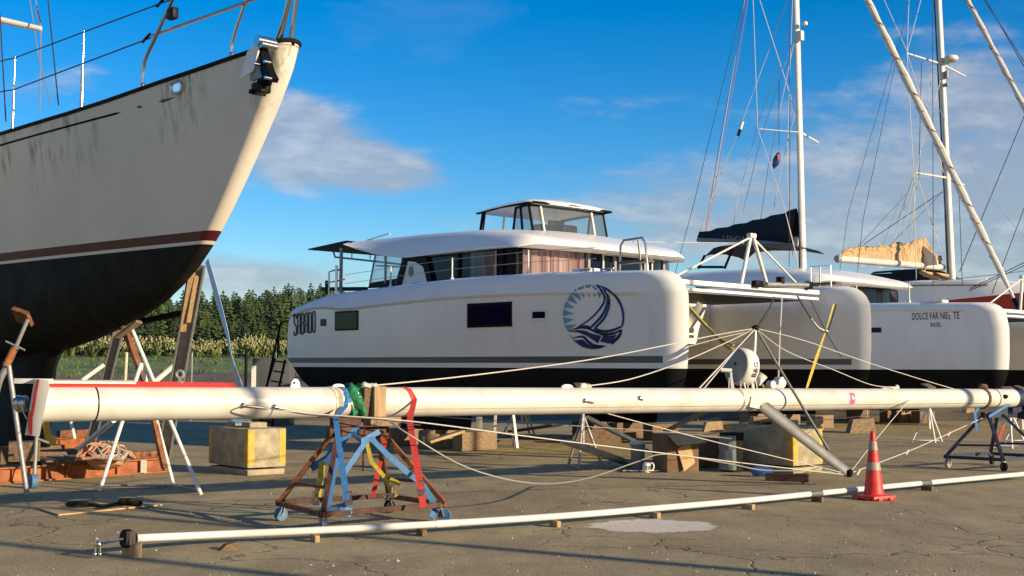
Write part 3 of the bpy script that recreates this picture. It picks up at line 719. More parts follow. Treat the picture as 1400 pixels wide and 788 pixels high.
    def hwin(name,pxs,frame,mf,mg,d=.012):
        P=[L(*p,-3.8) for p in pxs]; xs=[p.x for p in P]; zs=[p.z for p in P]; x0,x1,z0,z1=min(xs),max(xs),min(zs),max(zs)
        g=MB(); g.prism([(x0-frame,z0-frame),(x1+frame,z0-frame),(x1+frame,z1+frame),(x0-frame,z1+frame)],fn,-.03,d); o=g.build(name,mf,t)
        q=MB(); q.prism([(x0,z0),(x1,z0),(x1,z1),(x0,z1)],fn,-.02,d+.004); q.build('pane',mg,o)
    hwin('hull_window',[(638,418),(692,442)],.05,M['black'],M['glassp'])
    hwin('hull_window',[(456,430),(485,450)],.045,M['black'],M['glassg'])
    hwin('hull_window',[(721,425),(737,433)],.05,M['geldeck'],M['glassp'])
    hwin('hull_window',[(435,439.5),(441,446)],.02,M['black'],M['glassg'])
    # the name
    a=L(397,460,-3.8); b=L(428.5,437,-3.8); zz=(a.z,b.z)
    x0,z0,w,h=a.x,lerp(a.z,L(428,459,-3.8).z,.5),b.x-a.x,.50
    cw=w/6; u=cw*.64; s=MB()
    gl={'S':[[(1,.82),(1,.92),(.85,1),(.15,1),(0,.92),(0,.66),(.15,.56),(.85,.44),(1,.34),(1,.08),(.85,0),(.15,0),(0,.08),(0,.18)]],
        'A':[[(0,0),(0,.88),(.18,1),(.82,1),(1,.88),(1,0)],[(0,.42),(1,.42)]],
        'B':[[(0,0),(0,1),(.8,1),(1,.92),(1,.6),(.8,.52),(1,.44),(1,.08),(.8,0),(0,0)],[(0,.52),(.8,.52)]],
        'D':[[(0,0),(0,1),(.82,1),(1,.9),(1,.1),(.82,0),(0,0)]],'O':[[(.18,0),(0,.1),(0,.9),(.18,1),(.82,1),(1,.9),(1,.1),(.82,0),(.18,0)]]}
    for i,c in enumerate('SABADO'):
        for ln in gl[c]: stroke(s,[(x0+i*cw+u*p,z0+h*q*(1-.0*i)+.012*i) for p,q in ln],.046,fn,.002,.010)
    s.build('name_lettering',M['letter'],t)
    # emblem
    mats=[M['lightp'],M['bluep'],M['navyp']]; g=MB()
    def e2(zx,zy): p=L(760+zx*100/788,380+zy*100/788,-3.53); return (p.x,p.z)
    def poly(pts,mi): g.prism([e2(*p) for p in pts],fn,.002,.010,mi)
    for p in [[(112,495),(225,487),(145,560)],[(100,412),(205,432),(112,482)],[(102,325),(205,372),(98,400)],[(128,238),(212,312),(106,312)],[(178,168),(240,268),(138,228)],[(236,103),(275,228),(186,160)],[(308,68),(304,200),(250,98)],[(376,54),(355,196),(320,64)],[(442,96),(405,190),(390,60)],[(475,150),(452,204),(446,122)]]: poly(p,0)
    def st(pts,w,mi): 
        q=[Vector((*e2(*p),0)) for p in pts]; c=curve(q,6); n=len(c); ww=w if isinstance(w,list) else [w,w]
        stroke(g,[(p.x,p.y) for p in c],[interp([(i/(len(ww)-1),ww[i]) for i in range(len(ww))],k/(n-1)) for k in range(n)],fn,.002,.010,mi)
    st([(425,58),(480,110),(503,180),(495,250),(440,340),(360,430),(240,520)],[.01,.045,.05,.04,.035,.03,.02],1)
    st([(500,95),(530,170),(520,290),(470,400),(375,512)],[.02,.03,.05,.05,.04],1)
    st([(520,105),(549,220),(535,330),(490,430),(405,528)],[.01,.04,.05,.045,.04],1)
    st([(435,58),(555,115),(640,225),(678,330),(685,420),(672,500)],[.01,.04,.05,.05,.045,.035],1)
    st([(405,525),(480,555),(570,548),(672,500)],[.04,.05,.05,.03],1); st([(235,520),(315,502),(378,517)],[.015,.03,.03],1)
    st([(150,564),(240,528),(330,524),(405,556),(490,588),(590,578),(670,535)],[.01,.03,.035,.045,.05,.04,.02],2)
    poly([(165,566),(240,548),(310,552),(380,585),(472,606),(438,686),(390,652),(330,607),(250,572)],2)
    poly([(492,604),(560,604),(622,590),(570,672),(556,690),(460,668)],2); st([(668,536),(640,610),(570,688)],[.03,.06,.05],2)
    poly([(155,592),(215,660),(290,648),(345,700),(420,716),(525,712),(450,746),(370,750),(285,728),(218,676)],2)
    st([(195,632),(290,618),(345,672),(410,712),(500,714)],[.01,.04,.05,.05,.015],2)
    g.build('hull_emblem',mats,t)
    tripod(t)
    # anchor gear on the crossbeam: roller, furler drum
    rl=MB(); rl.cyl((5.75,.55,3.56),(5.75,2.05,3.62),.052); rl.build('bowsprit_tube',M['galv'],t)
    hd=MB(); hd.box((5.72,.30,3.56),(.14,.26,.14),bev=.03); hd.box((5.72,2.15,3.62),(.12,.18,.18),bev=.04); hd.cyl((5.72,1.1,3.6),(5.72,1.1,3.75),.09); builds(hd,'bow_fitting',M['black'],t)
    # lower underside strut
    return t
sabado()
# ---- catamaran with its mast up, behind
DOL=Vector((11.18,39.52,0))
def wires(t,name,segs,r,m,world=True):
    g=MB()
    for s in segs: g.tube(s if len(s)>2 else [s[0],s[1]],r,5)
    return builds(g,name,m,t,world=world)
def dolce():
    t=thing('sailing_catamaran','white catamaran, mast up, dark lettering on its bow and navy cover on its boom','catamaran',DOL,-R(HDG),ry=R(.2))
    sh=-1.3
    cat_common(t,sh,False,CHD)
    L=lambda px,py,y=-3.8: local(px,py,DOL,y=y)
    X=lambda px,py,x: local(px,py,DOL,x=x)
    window_band(t,sh,[(1.2,1.45,M['glass']),(1.5,1.75,M['glass']),(1.8,2.1,M['glass']),(2.15,2.8,M['glass']),(.3,.9,M['glass'])])
    cu=MB(); pts=plan_pts(1.93,2.0,4,.03,sh); cu.grid([[(x,y,z) for x,y in pts] for z in (3.8,4.38)]); cu.build('curtain',M['woodx'],t)
    tripod(t,(5.6,.1,4.5))
    fn=side_fn(-1,CHD)
    # lettering
    s=MB(); a=L(1248,436,-3.53); b=L(1309,427,-3.53)
    w=b.x-a.x; z0=L(1278,436,-3.53).z; h=.195
    text_mesh('DOLCE FAR NI',lambda x,y,d:fn(a.x+x,z0+y-.0*x,d),w*.70,h,s,0,.005,bold=.004)
    text_mesh('E',lambda x,y,d:fn(a.x+w*.715+x,z0+y,d),w*.045,h*.98,s,0,.005,bold=.004)
    s.prism([(a.x+w*.785,z0-.02),(a.x+w*.80,z0-.02),(a.x+w*.80,z0+.11),(a.x+w*.785,z0+.11)],fn,.002,.005)
    text_mesh('TE',lambda x,y,d:fn(a.x+w*.865+x,z0+y,d),w*.135,h,s,0,.005,bold=.004)
    c=L(1272,443.5,-3.53); e=L(1286,438.5,-3.53)
    text_mesh('BASEL',lambda x,y,d:fn(c.x+x,z0-.21+y,d),e.x-c.x,.125,s,0,.005,bold=.004)
    s.build('name_lettering',M['letter'],t)
    P=[L(1192,447.5,-3.8),L(1201,454,-3.8)]; g=MB(); g.prism([(P[0].x-.3,P[1].z),(P[1].x,P[1].z),(P[1].x,P[0].z),(P[0].x-.3,P[0].z)],fn,-.02,.012); g.build('hull_window',M['glassp'],t)
    tr=MB(); tr.tube([(x,-3.45,CH.ztop(x)-.02) for x in (-5,-3,-1,1,2.2)],.03,6); tr.build('deck_edge_trim',M['black'],t)
    hb=MB(); c=L(1275,416,-3.3); hb.box((c.x,-3.25,CH.ztop(c.x)+.03),(.7,.35,.07),bev=.02); hb.build('deck_hatch',M['geldeck'],t)
    # mast, spreaders
    mx,my=-2.0,0.0
    a=X(1098,375,mx); 
    mt=MB(); mt.tube([(mx,a.y,4.9),(mx-.25,a.y,22.)],[.135,.125],14,sy=.72); mt.build('mast',M['mastw'],t)
    my=a.y
    tk=MB(); tk.box((mx-.14,my-.02,8.),(.03,.05,6)); tk.build('sail_track',M['black'],t)
    lb=MB(); lb.box((mx+.05,my-.1,13.3),(.25,.2,.35),bev=.04); lb.lathe([(.03,0),(.09,.02),(.09,.12),(.02,.16)],12,c=(mx+.2,my,13.65)); lb.build('steaming_light',M['white'],t)
    sp=MB(); e=X(1036,177,mx-.5); sp.cyl((mx-.05,my,e.z+.05),e,.045,.03,sy=.5); e2=Vector((e.x,2*my-e.y,e.z)); sp.cyl((mx-.05,my,e.z+.05),e2,.045,.03); sp.build('spreader',M['spar'],t)
    # boom with its stack-pack
    A=Vector((mx-.25,my,6.2)); Bm=L(956,327,my); Bm.y=my
    bo=MB(); bo.tube([A,Bm],[.14,.12],10,sy=1.2); bo.build('boom',M['spar'],t)
    n=16; cv=MB(); rows=[]
    rg=random.Random(2)
    for i in range(n+1):
        q=i/n; c=A.lerp(Bm,q); hh=lerp(1.15,.22,q**.85)*(1-.0*q)+.03*math.sin(i*2.1); w=lerp(.24,.12,q)
        rows.append([(c.x,c.y-w*.9,c.z-.08+rg.uniform(-.015,.015)),(c.x,c.y-w*1.15,c.z+.1),(c.x,c.y-w*.9+rg.uniform(-.03,.03),c.z+hh*.5),(c.x,c.y-.05,c.z+hh*.97),(c.x,c.y,c.z+hh),(c.x,c.y+.05,c.z+hh*.97),(c.x,c.y+w*.9,c.z+hh*.5),(c.x,c.y+w*1.15,c.z+.1),(c.x,c.y+w*.9,c.z-.08)])
    cv.grid(rows); cv.build('boom_cover',M['navy'],t,angle=60)
    # lettering on the boom
    tx=MB(); d=(A-Bm).normalized(); o=Bm.lerp(A,.30)
    text_mesh('LENOA',lambda x,y,dd:Vector((o.x+d.x*x,my-.215-dd,o.z+d.z*x-.075+y)),1.0,.19,tx,0,.03); tx.build('boom_lettering',M['lettergrey'],t)
    st=MB(); st.prism([(0,0),(4.3,0),(4.3,.15),(0,.15)],lambda x,y,dd:Vector((Bm.x+d.x*x,my-.165-dd-.035*x/4.3,Bm.z+d.z*x-.14+y-.05*x/4.3)),0,.012); st.build('boom_side',M['grey'],t)
    # helm shelter
    hy=-1.2; H=lambda px,py: L(px,py,hy)
    bi=MB(); q=[H(962,352),H(975,340),H(1000,337),H(1040,337),H(1072,342)]
    bi.grid([[(p.x,hy+w_,p.z+dz) for p in q] for w_,dz in ((0,0),(.4,.1),(1.2,.16),(2.0,.1),(2.4,0))]); bi.build('bimini',M['navy'],t)
    b2=MB()
    for w_ in (0,):
        for a_,b_ in (((954,368),(963,350)),((990,368),(1001,341)),((954,366),(988,366))): 
            p,q_=H(*a_),H(*b_); b2.cyl((p.x,hy+w_,p.z),(q_.x,hy+w_,q_.z),.045)
    builds(b2,'bimini_frame',M['black'],t)
    hl=MB(); p=H(990,372); hl.box((p.x,hy+1,4.75),(2.2,2.6,.5),bev=.12); hl.build('helm_station',M['geldeck'],t)
    ck=MB(); p=H(980,380); ck.box((p.x-.3,hy-.2,4.45),(1.5,2.2,.22),bev=.05); ck.build('cockpit_cushion',M['stripe'],t)
    # pulpit frames and deck gear
    for px_,top in ((1118,352),):
        p=L(px_,385,-3.2); g=MB(); g.tube([(p.x-.25,-3.2,3.7),(p.x-.25,-3.2,4.95),(p.x+.45,-3.2,4.95),(p.x+.45,-3.2,3.7)],.02); g.cyl((p.x,-3.1,3.7),(p.x,-3.1,4.95),.03); g.build('rail',M['steel'],t)
        g=MB(); g.box((p.x+.1,-2.95,4.42),(.95,.4,.06),bev=.02); g.build('rail_seat',M['wooddark'],t)
    stanchions(t,[-1.2,.5,2.2,3.9],-3.35,.55)
    # stays and halyards, fixed to the mast, the boom and the deck (end points are real fittings)
    Zm=41.4
    def Wp(px,py,dz=0): return W(px,py,Zm+dz)
    white=[[Wp(1022,-20,2.5),Wp(973,272,2.8),Wp(965,316,3)],[Wp(1029,-20,-1),Wp(1036,176,-1.2),Wp(1071,279,-1.),Wp(1090,352,-.9)],[Wp(1036,-8,-.9),Wp(1093,170,-.1)],[Wp(1080,-8,.2),Wp(1014,168,1.8),Wp(971,275,2.9),Wp(934,385,3.5)],
        [Wp(1084,-8,.1),Wp(1079,120,.2),Wp(1076,235,.3),Wp(1084,350,.3)],[Wp(1080,40,.3),Wp(1036,170,1.2),Wp(1007,280,1.8),Wp(1003,306,1.8)],[Wp(1079,70,.3),Wp(1040,190,1.0),Wp(1016,290,1.4)],[Wp(1085,60,.1),Wp(1050,230,.9),Wp(1040,300,1.2)],[Wp(1088,150,0),Wp(1066,240,.5),Wp(1056,296,.6)],[Wp(1071,279,-1.),Wp(1092,365,-.9)]]
    wires(t,'halyard',white,.012,M['rope'])
    wires(t,'backstay',[[Wp(1021,-20,2.6),Wp(948,281,4.0),Wp(920,385,4.5)],[Wp(1079,-20,-.6),Wp(1080,200,-.6),Wp(1079,365,-.6)],[Wp(1065,110,.2),Wp(1065,200,.3)]],.012,M['wiredark'])
    wires(t,'topping_lift',[[Wp(1026,-20,2.4),Wp(992,180,2.7),Wp(966,315,3.)],[Wp(1023,-20,2.45),Wp(985,190,2.8),Wp(964,318,3.05)]],.011,M['pinkrope'])
    fl=MB(); c=Wp(1061,220,-.2); fl.blob(c,(.11,.10,.27),rough=.3,seed=6,rot=Matrix.Rotation(.25,3,'Y')); fl.build('furled_flag',M['navyp'],t,world=True)
    fl=MB(); fl.blob(c+Vector((.05,-.09,.12)),(.05,.03,.12),rough=.2,seed=7); fl.build('flag_patch',M['pinkrope'],t,world=True)
    ba=MB(); ba.cyl(Wp(1016,166,1.8),Wp(1009,186,1.8),.055); ba.build('flag_stick',M['black'],t,world=True)
    ba=MB(); ba.cyl(Wp(1015.5,166.5,1.75),Wp(1012,177,1.75),.058); ba.build('flag_stick_sleeve',M['white'],t,world=True)
    # furled headsail on the forestay
    tip=Wp(1093,-190,-.1); foot=Wp(1386,408,-2.9); f=MB(); k=60
    pts=[tip.lerp(foot,i/k) for i in range(k+1)]; f.tube(pts,[interp([(0,.05),(.2,.08),(.5,.13),(.85,.125),(.93,.10),(1,.05)],i/k)*(1+.13*math.sin(i*1.25)) for i in range(k+1)],10); f.build('furled_headsail',M['mastw'],t,world=True)
    u=MB(); pts=[]
    for i in range(200):
        q=.12+.80*i/199; c=tip.lerp(foot,q); a_=i*.62; r=interp([(0,.05),(.2,.08),(.5,.13),(.85,.125),(1,.08)],q)*1.03; pts.append(c+Vector((math.cos(a_)*r,math.sin(a_)*r,0)))
    u.tube(pts,.018,5); u.build('sail_edge_strip',M['tan'],t,world=True)
    wires(t,'furling_gear',[[foot,foot+(foot-tip).normalized()*.55]],.1,M['black'])
    wires(t,'stay',[[Wp(1248,-30,-1.5),Wp(1180,300,-.6),Wp(1172,375,-.5)],[Wp(1228,60,-1),Wp(1160,290,0),Wp(1148,372,0)]],.009,M['wiredark'])
dolce()
# ---- monohull builder (the big bow at the left, and the red yacht far right)
class Mono:
    def __init__(s,**k): s.__dict__.update(k)
    def itp(s,tab,z): return interp(sorted(tab),z)
    def hb(s,q,z):
        sp=max(0,q-s.itp(s.STEM,z)); r=s.itp(s.RN,z); c=s.itp(s.CE,z); b=s.itp(s.BZ,z)
        th=math.atan(c); st=r*(1-math.sin(th)); raw=math.sqrt(max(0,2*r*sp-sp*sp)) if sp<st else r*math.cos(th)+c*(sp-st); v=b*math.tanh(raw/b)
        if q>s.LEN*.55: v*=1-.35*((q-s.LEN*.55)/(s.LEN*.45))**2
        return v
    def sheer(s,q): return interp(s.SHEER,q)
    def P(s,q,z,sd=-1,off=0.): return Vector((-q,sd*(s.hb(q,z)+off),z-s.tr*q))
    def mesh(s,levels,mids,top_mid):
        mb=MB(); us=[0,.0004,.0012,.0024,.004,.006,.0085,.0115,.017,.026,.038,.053,.07,.09,.115,.145,.18,.22,.27,.33,.4,.5,.6,.7,.8,.9,1.]
        for sd in(-1,1):
            rows=[]
            for z in levels:
                x0=s.itp(s.STEM,z); rows.append([tuple(s.P(x0+u*(s.LEN-x0),z,sd)) for u in us])
            nl=len(rows); zl=levels[-1]
            for k in range(1,9):
                L=[]
                for u in us:
                    q=u*s.LEN
                    for _ in range(3):
                        z=lerp(zl,s.sheer(q),k/8); x0=s.itp(s.STEM,z); q=x0+u*(s.LEN-x0)
                    L.append(tuple(s.P(q,z,sd)))
                rows.append(L)
            rows.append([(p[0],p[1]*.93,p[2]-.04) for p in rows[-1]]); rows.append([(p[0],0,p[2]+.04) for p in rows[-1]])
            mb.grid(rows,mif=lambda i,j: mids[i] if i<len(mids) else top_mid)
            mb.grid([[(p[0],0,p[2]-.03) for p in rows[0]],rows[0]],mi=mids[0])
            e=[r[-1] for r in rows]; mb.grid([[(p[0],0,p[2]) for p in e],e],mi=top_mid)
        return mb
AB=Vector((-3.04,16.5,0)); AH=46
def hull_paint():
    """weathered cream topsides: green-brown runs below the rail"""
    m=mat('weathered_cream_paint',(.66,.615,.55),.42,var=.05,scale=.7); nt=m.node_tree; N=nt.nodes; K=nt.links; b=N['Principled BSDF']
    src=b.inputs['Base Color'].links[0].from_socket
    tc=N.new('ShaderNodeTexCoord'); mp=N.new('ShaderNodeMapping'); mp.inputs['Scale'].default_value=(3.2,3.2,.28); K.new(tc.outputs['Object'],mp.inputs[0])
    n=N.new('ShaderNodeTexNoise'); n.inputs['Scale'].default_value=2.2; n.inputs['Detail'].default_value=5; n.inputs['Roughness'].default_value=.65; K.new(mp.outputs[0],n.inputs[0])
    sx=N.new('ShaderNodeSeparateXYZ'); K.new(tc.outputs['Object'],sx.inputs[0])
    def mr(v,a,c,lo=0.,hi=1.):
        r=N.new('ShaderNodeMapRange'); r.interpolation_type='SMOOTHSTEP'
        for i,q in enumerate((a,c,lo,hi)): r.inputs[i+1].default_value=q
        K.new(v,r.inputs[0]); return r.outputs[0]
    def mm(op,a,c):
        q=N.new('ShaderNodeMath'); q.operation=op
        for i,v in enumerate((a,c)):
            if isinstance(v,(int,float)): q.inputs[i].default_value=v
            else: K.new(v,q.inputs[i])
        return q.outputs[0]
    h=mm('SUBTRACT',sx.outputs[2],mm('MULTIPLY',sx.outputs[0],.10))     # height corrected for the rising sheer
    band=mr(h,5.15,6.0); patch=N.new('ShaderNodeTexNoise'); patch.inputs['Scale'].default_value=.9; patch.inputs['Detail'].default_value=3; K.new(tc.outputs['Object'],patch.inputs[0])
    f=mm('MULTIPLY',mm('MULTIPLY',mr(n.outputs[0],.46,.66),band),mr(patch.outputs[0],.40,.58))
    x=N.new('ShaderNodeMix'); x.data_type='RGBA'; K.new(mm('MULTIPLY',f,.85),x.inputs[0]); K.new(src,x.inputs['A']); x.inputs['B'].default_value=(.17,.155,.085,1); K.new(x.outputs['Result'],b.inputs['Base Color'])
    return m
MA=Mono(LEN=15.,tr=.0,SHEER=[(0,6.26),(.36,6.23),(.6,6.18),(1.03,6.15),(1.71,6.09),(2.54,6.03),(3.9,5.92),(4.96,5.86),(6.27,5.81),(9,5.72),(15,5.7)],
  STEM=[(6.5,-.1),(6.27,0),(5.85,.19),(5.49,.45),(4.78,1.04),(4.24,1.52),(3.79,1.96),(3.49,2.31),(3.22,2.7),(2.91,3.3),(2.67,4.0),(2.51,4.6),(2.35,5.4),(2.19,6.35),(2.06,7.4),(1.95,9),(1.88,11)],
  BZ=[(1.8,.05),(1.95,.45),(2.15,.95),(2.5,1.4),(2.9,1.75),(3.5,2.0),(4.5,2.15),(6.5,2.3)],CE=[(1.9,.45),(2.8,.24),(3.5,.17),(4.5,.18),(6.3,.20)],RN=[(2,.07),(3.5,.13),(6.2,.20)])
def big_yacht():
    t=thing('monohull_yacht','huge cream yacht bow with green-brown streaks, maroon stripe and black bottom, at the left','sailing yacht',AB,-R(AH))
    lv=[1.92,2.0,2.1,2.25,2.45,2.65,2.85,3.05,3.3,3.60,3.65,3.79]
    h=MA.mesh(lv,[1]*9+[0,2],0); h.build('hull',[hull_paint(),mat('black_bottom_paint',(.020,.018,.015),.6,var=.25,spec=.1),M['maroon']],t,angle=50)
    k=MB(); k.grid([[(-x,y,z) for x,y in ((7.6+s_,0),(7.8+s_,-.14),(9,-.2),(11,-.2),(12,0),(11,.2),(9,.2),(7.8+s_,.14))] for z,s_ in ((.32,.2),(1.2,.12),(1.8,0),(2.2,-.35))],closed=True); k.build('keel',M['anti'],t)
    # dark cap rail
    c=MB()
    qs=[0,.02,.06,.12,.2,.3,.4,.5,.7,1,1.5,2,2.6,3.2,4,5,6,8,11,14.5]
    pl=[MA.P(q,MA.sheer(q),-1,.0)+Vector((0,0,.02)) for q in qs]; pr=[MA.P(q,MA.sheer(q),1,.0)+Vector((0,0,.02)) for q in qs]
    c.tube(list(reversed(pl))+pr[1:],.035,6); c.build('cap_rail',M['rubber'],t)
    # cove line and painted darts
    fnA=lambda q,z,d: MA.P(q,z,-1,.004+d)
    def at(px,py):       # where a sight line meets the near topside
        y=-.5
        for _ in range(60):
            a=local(px,py,AB,AH,y=y); q=max(0,-a.x); y=.5*y-.5*MA.hb(q,a.z)
        return q,a.z
    s=MB(); N_=40; q0,z0=at(165,154); q1,z1=at(0,199)
    pts=[(q0+(q1+1-q0)*i/N_,interp([(0,z0),(1,z1)],(q1+1-q0)*i/N_/(q1-q0))) for i in range(N_+1)]
    stroke(s,pts,[.004 if i==0 else .03 for i in range(N_+1)],fnA,0,.004); s.build('cove_line',M['rubber'],t)
    g=MB()
    for pp in ([(217,139.5),(223,136),(241,133),(224,140.5)],[(187,146.5),(191,144.5),(195,146),(191,148.5)]): g.prism([at(*p) for p in pp],fnA,0,.004)
    builds(g,'painted_dart',M['maroon'],t)
    # fairlead in the bulwark
    q,z=at(242,120); rg_=MB(); n=24
    ov=[(q+.115*math.copysign(abs(math.cos(a))**.6,math.cos(a)),z+.082*math.copysign(abs(math.sin(a))**.6,math.sin(a))) for a in [6.2832*i/n for i in range(n)]]
    P=[fnA(a,b,.012) for a,b in ov]; rg_.tube(P+[P[0],P[1]],.022,8,cap=False); rg_.build('fairlead_ring',M['steel'],t)
    hp=MB(); hp.prism(ov,lambda a,b,d: fnA(a,b,d+.05*(z+.08-b)),0,.004); hp.build('fairlead_sky_mirror',mat('sky_mirror',(.85,.87,.9),.04,1.,var=.01),t,smooth=False)  # mirror plate stands in for the open hole and the sky through it
    # anchor roller and its plate on the near bow
    def A_(px,py,x=None,y=None): return local(px,py,AB,AH,y=y,x=x)
    ya=-.42
    Q=lambda px,py,y=ya: A_(px,py,y=y)
    pl=MB(); pp=[Q(327,107,-.55),(Q(336,71,-.55)),Q(352,59,-.50),Q(358,58,-.48),Q(357,72,-.48),Q(350,92,-.5),Q(346,98,-.52)]
    pl.prism([(p.x,p.z) for p in pp],lambda a,b,d:Vector((a,ya-.10+d,b)),-.01,.012); pl.build('bow_plate',M['geldeck'],t)
    an=MB(); pp=[Q(357,64),Q(361,62),Q(366,75),Q(372,95),Q(378,108),Q(376,113),Q(366,112),Q(363,95)]
    an.prism([(p.x,p.z) for p in pp],lambda a,b,d:Vector((a,ya-.02+d,b)),-.05,.06); an.build('anchor_shank',M['black'],t,smooth=False)
    pg=MB(); pp=[Q(357,80),Q(361,93),Q(365,107),Q(350,112),Q(348,111),Q(350,97)]
    pg.prism([(p.x,p.z) for p in pp],lambda a,b,d:Vector((a,ya-.06+d,b)),-.02,.02); pg.build('roller_cheek',M['grey'],t,smooth=False)
    sh=MB(); c0=Q(357,121); sh.box(c0,(.26,.16,.16),bev=.02); sh.box(Q(364,105),(.10,.14,.24),bev=.02); sh.cyl(Q(352,127)+Vector((0,-.12,0)),Q(352,127)+Vector((0,.12,0)),.035); sh.cyl(Q(364,113)+Vector((0,-.13,0)),Q(373,111)+Vector((0,-.02,0)),.03); builds(sh,'anchor_fluke',M['black'],t)
    rl=MB(); c0=Q(363,58); rl.cyl(c0+Vector((0,-.14,0)),c0+Vector((0,.14,0)),.075); rl.cyl(c0+Vector((.08,-.12,-.06)),c0+Vector((.08,.12,-.06)),.05); builds(rl,'anchor_roller',M['steel'],t)
    bt=MB()
    for px_,py in ((347,87),(361,84),(362,106)): q_=Q(px_,py,-.6); bt.cyl(q_,q_+Vector((0,.1,0)),.022)
    builds(bt,'roller_bolt',M['steel'],t)
    # rails: stanchions with lifelines, pulpit
    def rail_pt(px,py): # on the near rail: at a pixel, just inside the sheer
        best=None
        for i in range(400):
            q=.02+i*.03; p=MA.P(q,MA.sheer(q),-1,-.08); a=local(px,py,AB,AH,y=p.y)
            d=abs(a.x-p.x)
            if best is None or d<best[0]: best=(d,q,p,a)
        return best
    tops={}
    for bx,by,tx,ty,r in ((18,162,22,77,.028),(112,133,115.5,42,.034)):
        d,q,p,a=rail_pt(bx,by); b=local(tx,ty,AB,AH,y=p.y); b.x=p.x+.02
        g=MB(); g.cyl(p+Vector((0,0,-.02)),p.lerp(b,.55),r*1.1,r*.8); g.cyl(p.lerp(b,.55),b,r*.55,r*.45); g.lathe([(.05,0),(.05,.03),(.035,.10)],10,c=p+Vector((0,0,-.02))); g.build('stanchion',M['steel'],t); tops[bx]=(p,b)
    d,q,p,a=rail_pt(195,107); p1=p
    y1=p.y; u1=[p,local(197,88,AB,AH,y=y1),local(213,50,AB,AH,y=y1-.02),local(236,0,AB,AH,y=y1-.02),local(246,-25,AB,AH,y=y1-.0)]
    d,q,p2,a=rail_pt(317,72); y2=p2.y; u2=[p2,local(318,56,AB,AH,y=y2),local(335,4,AB,AH,y=y2+.02),local(342,-25,AB,AH,y=y2+.04)]
    g=MB(); g.tube(curve(u1,5),.028,8); g.build('pulpit_leg',M['steel'],t)
    g=MB(); g.tube(curve(u2,5),.026,8); g.build('pulpit_leg',M['steel'],t)
    for q_ in (p1,p2):
        g=MB(); g.lathe([(.045,-.03),(.045,.1),(.03,.14)],10,c=q_); g.build('rail_socket',M['steel'],t)
    g=MB(); a=local(208,49.5,AB,AH,y=y1-.02); b=local(335,4,AB,AH,y=y2); c0=local(410,-24,AB,AH,y=0); g.tube([a,b,c0],.026,8); g.build('pulpit_rail',M['steel'],t)
    g=MB(); c0=local(386,55,AB,AH,y=0); q1=local(397,0,AB,AH,y=-.10); q2=local(412,-40,AB,AH,y=-.12)
    g.tube([Vector((c0.x,-.08,6.15)),q1,q2],.026); g.tube([Vector((c0.x+.10,.05,6.15)),local(405,0,AB,AH,y=.05),local(418,-40,AB,AH,y=.05)],.032); g.tube([Vector((c0.x-.12,-.1,6.15)),local(388,25,AB,AH,y=-.2),local(394,0,AB,AH,y=-.22)],.02); g.build('pulpit_head',M['steel'],t)
    fo=MB(); fo.lathe([(.05,0),(.05,.12),(.03,.16)],10,c=(c0.x,-.08,6.18)); fo.build('rail_socket',M['steel'],t)
    w=MB()
    pa,ba=tops[18]; pb,bb=tops[112]
    w.tube([local(-60,98,AB,AH,y=ba.y-.3),ba-Vector((0,0,.02)),bb-Vector((0,0,.02)),local(233,0,AB,AH,y=y1-.02)],.011,6)
    w.tube([local(-60,136,AB,AH,y=ba.y-.3),ba.lerp(pa,.43),bb.lerp(pb,.40),local(206,52,AB,AH,y=y1-.02)],.011,6); builds(w,'lifeline',M['wiredark'],t)
    lt=MB(); c0=local(236,19,AB,AH,y=y1-.05); lt.box(c0,(.19,.1,.17),bev=.02); lt.cyl(c0-Vector((.12,0,.03)),c0-Vector((.02,0,0)),.05); lt.build('navigation_light',M['black'],t)
    tb=MB()
    for px_,py in ((220,4),(200,53)): c0=local(px_,py,AB,AH,y=y1-.03); tb.cyl(c0-Vector((.12,0,.03)),c0+Vector((.12,0,.05)),.022)
    builds(tb,'turnbuckle',M['black'],t)
    # its mast rigging seen over the deck at the far left
    Zr=21.
    sp=MB(); sp.cyl(W(-70,12,Zr),W(56,40,Zr),.07,.05); sp.build('spreader',M['spar'],t,world=True)
    mm_=MB(); m0=W(-90,200,Zr); mm_.cyl((m0.x,m0.y,5),(m0.x,m0.y,17),.16); mm_.build('mast',M['mastw'],t,world=True)
    wires(t,'shroud',[[W(46,-15,Zr),W(56,40,Zr),W(54,153,Zr-1)],[W(38,-20,Zr+.5),W(53,80,Zr),W(70,145,Zr-.8)]],.010,M['wire'])
    wires(t,'rigging_screw',[[W(49,10,Zr),W(54,32,Zr)]],.03,M['steel'])
    wires(t,'dark_stay',[[W(64,-15,Zr),W(80,144,Zr-1.5)],[W(0,20,Zr),W(8,166,Zr-1.5)]],.012,M['wiredark'])
big_yacht()
MR=Mono(LEN=14.,tr=0.,SHEER=[(0,4.95),(2,4.75),(5,4.5),(9,4.35),(14,4.4)],STEM=[(5.2,-.1),(4.9,0),(4,.6),(3.3,1.1),(2.6,1.9),(2.2,3.2),(2.0,5),(1.9,7)],
  BZ=[(1.8,.05),(1.95,.5),(2.1,.9),(2.5,1.4),(3,1.7),(3.6,1.9),(4.5,2.0),(6.5,2.1)],CE=[(1.9,.6),(3,.34),(4.5,.36),(6.3,.42)],RN=[(2,.05),(3.5,.06),(6.2,.08)])
RB=Vector((21.2,43.6,0))
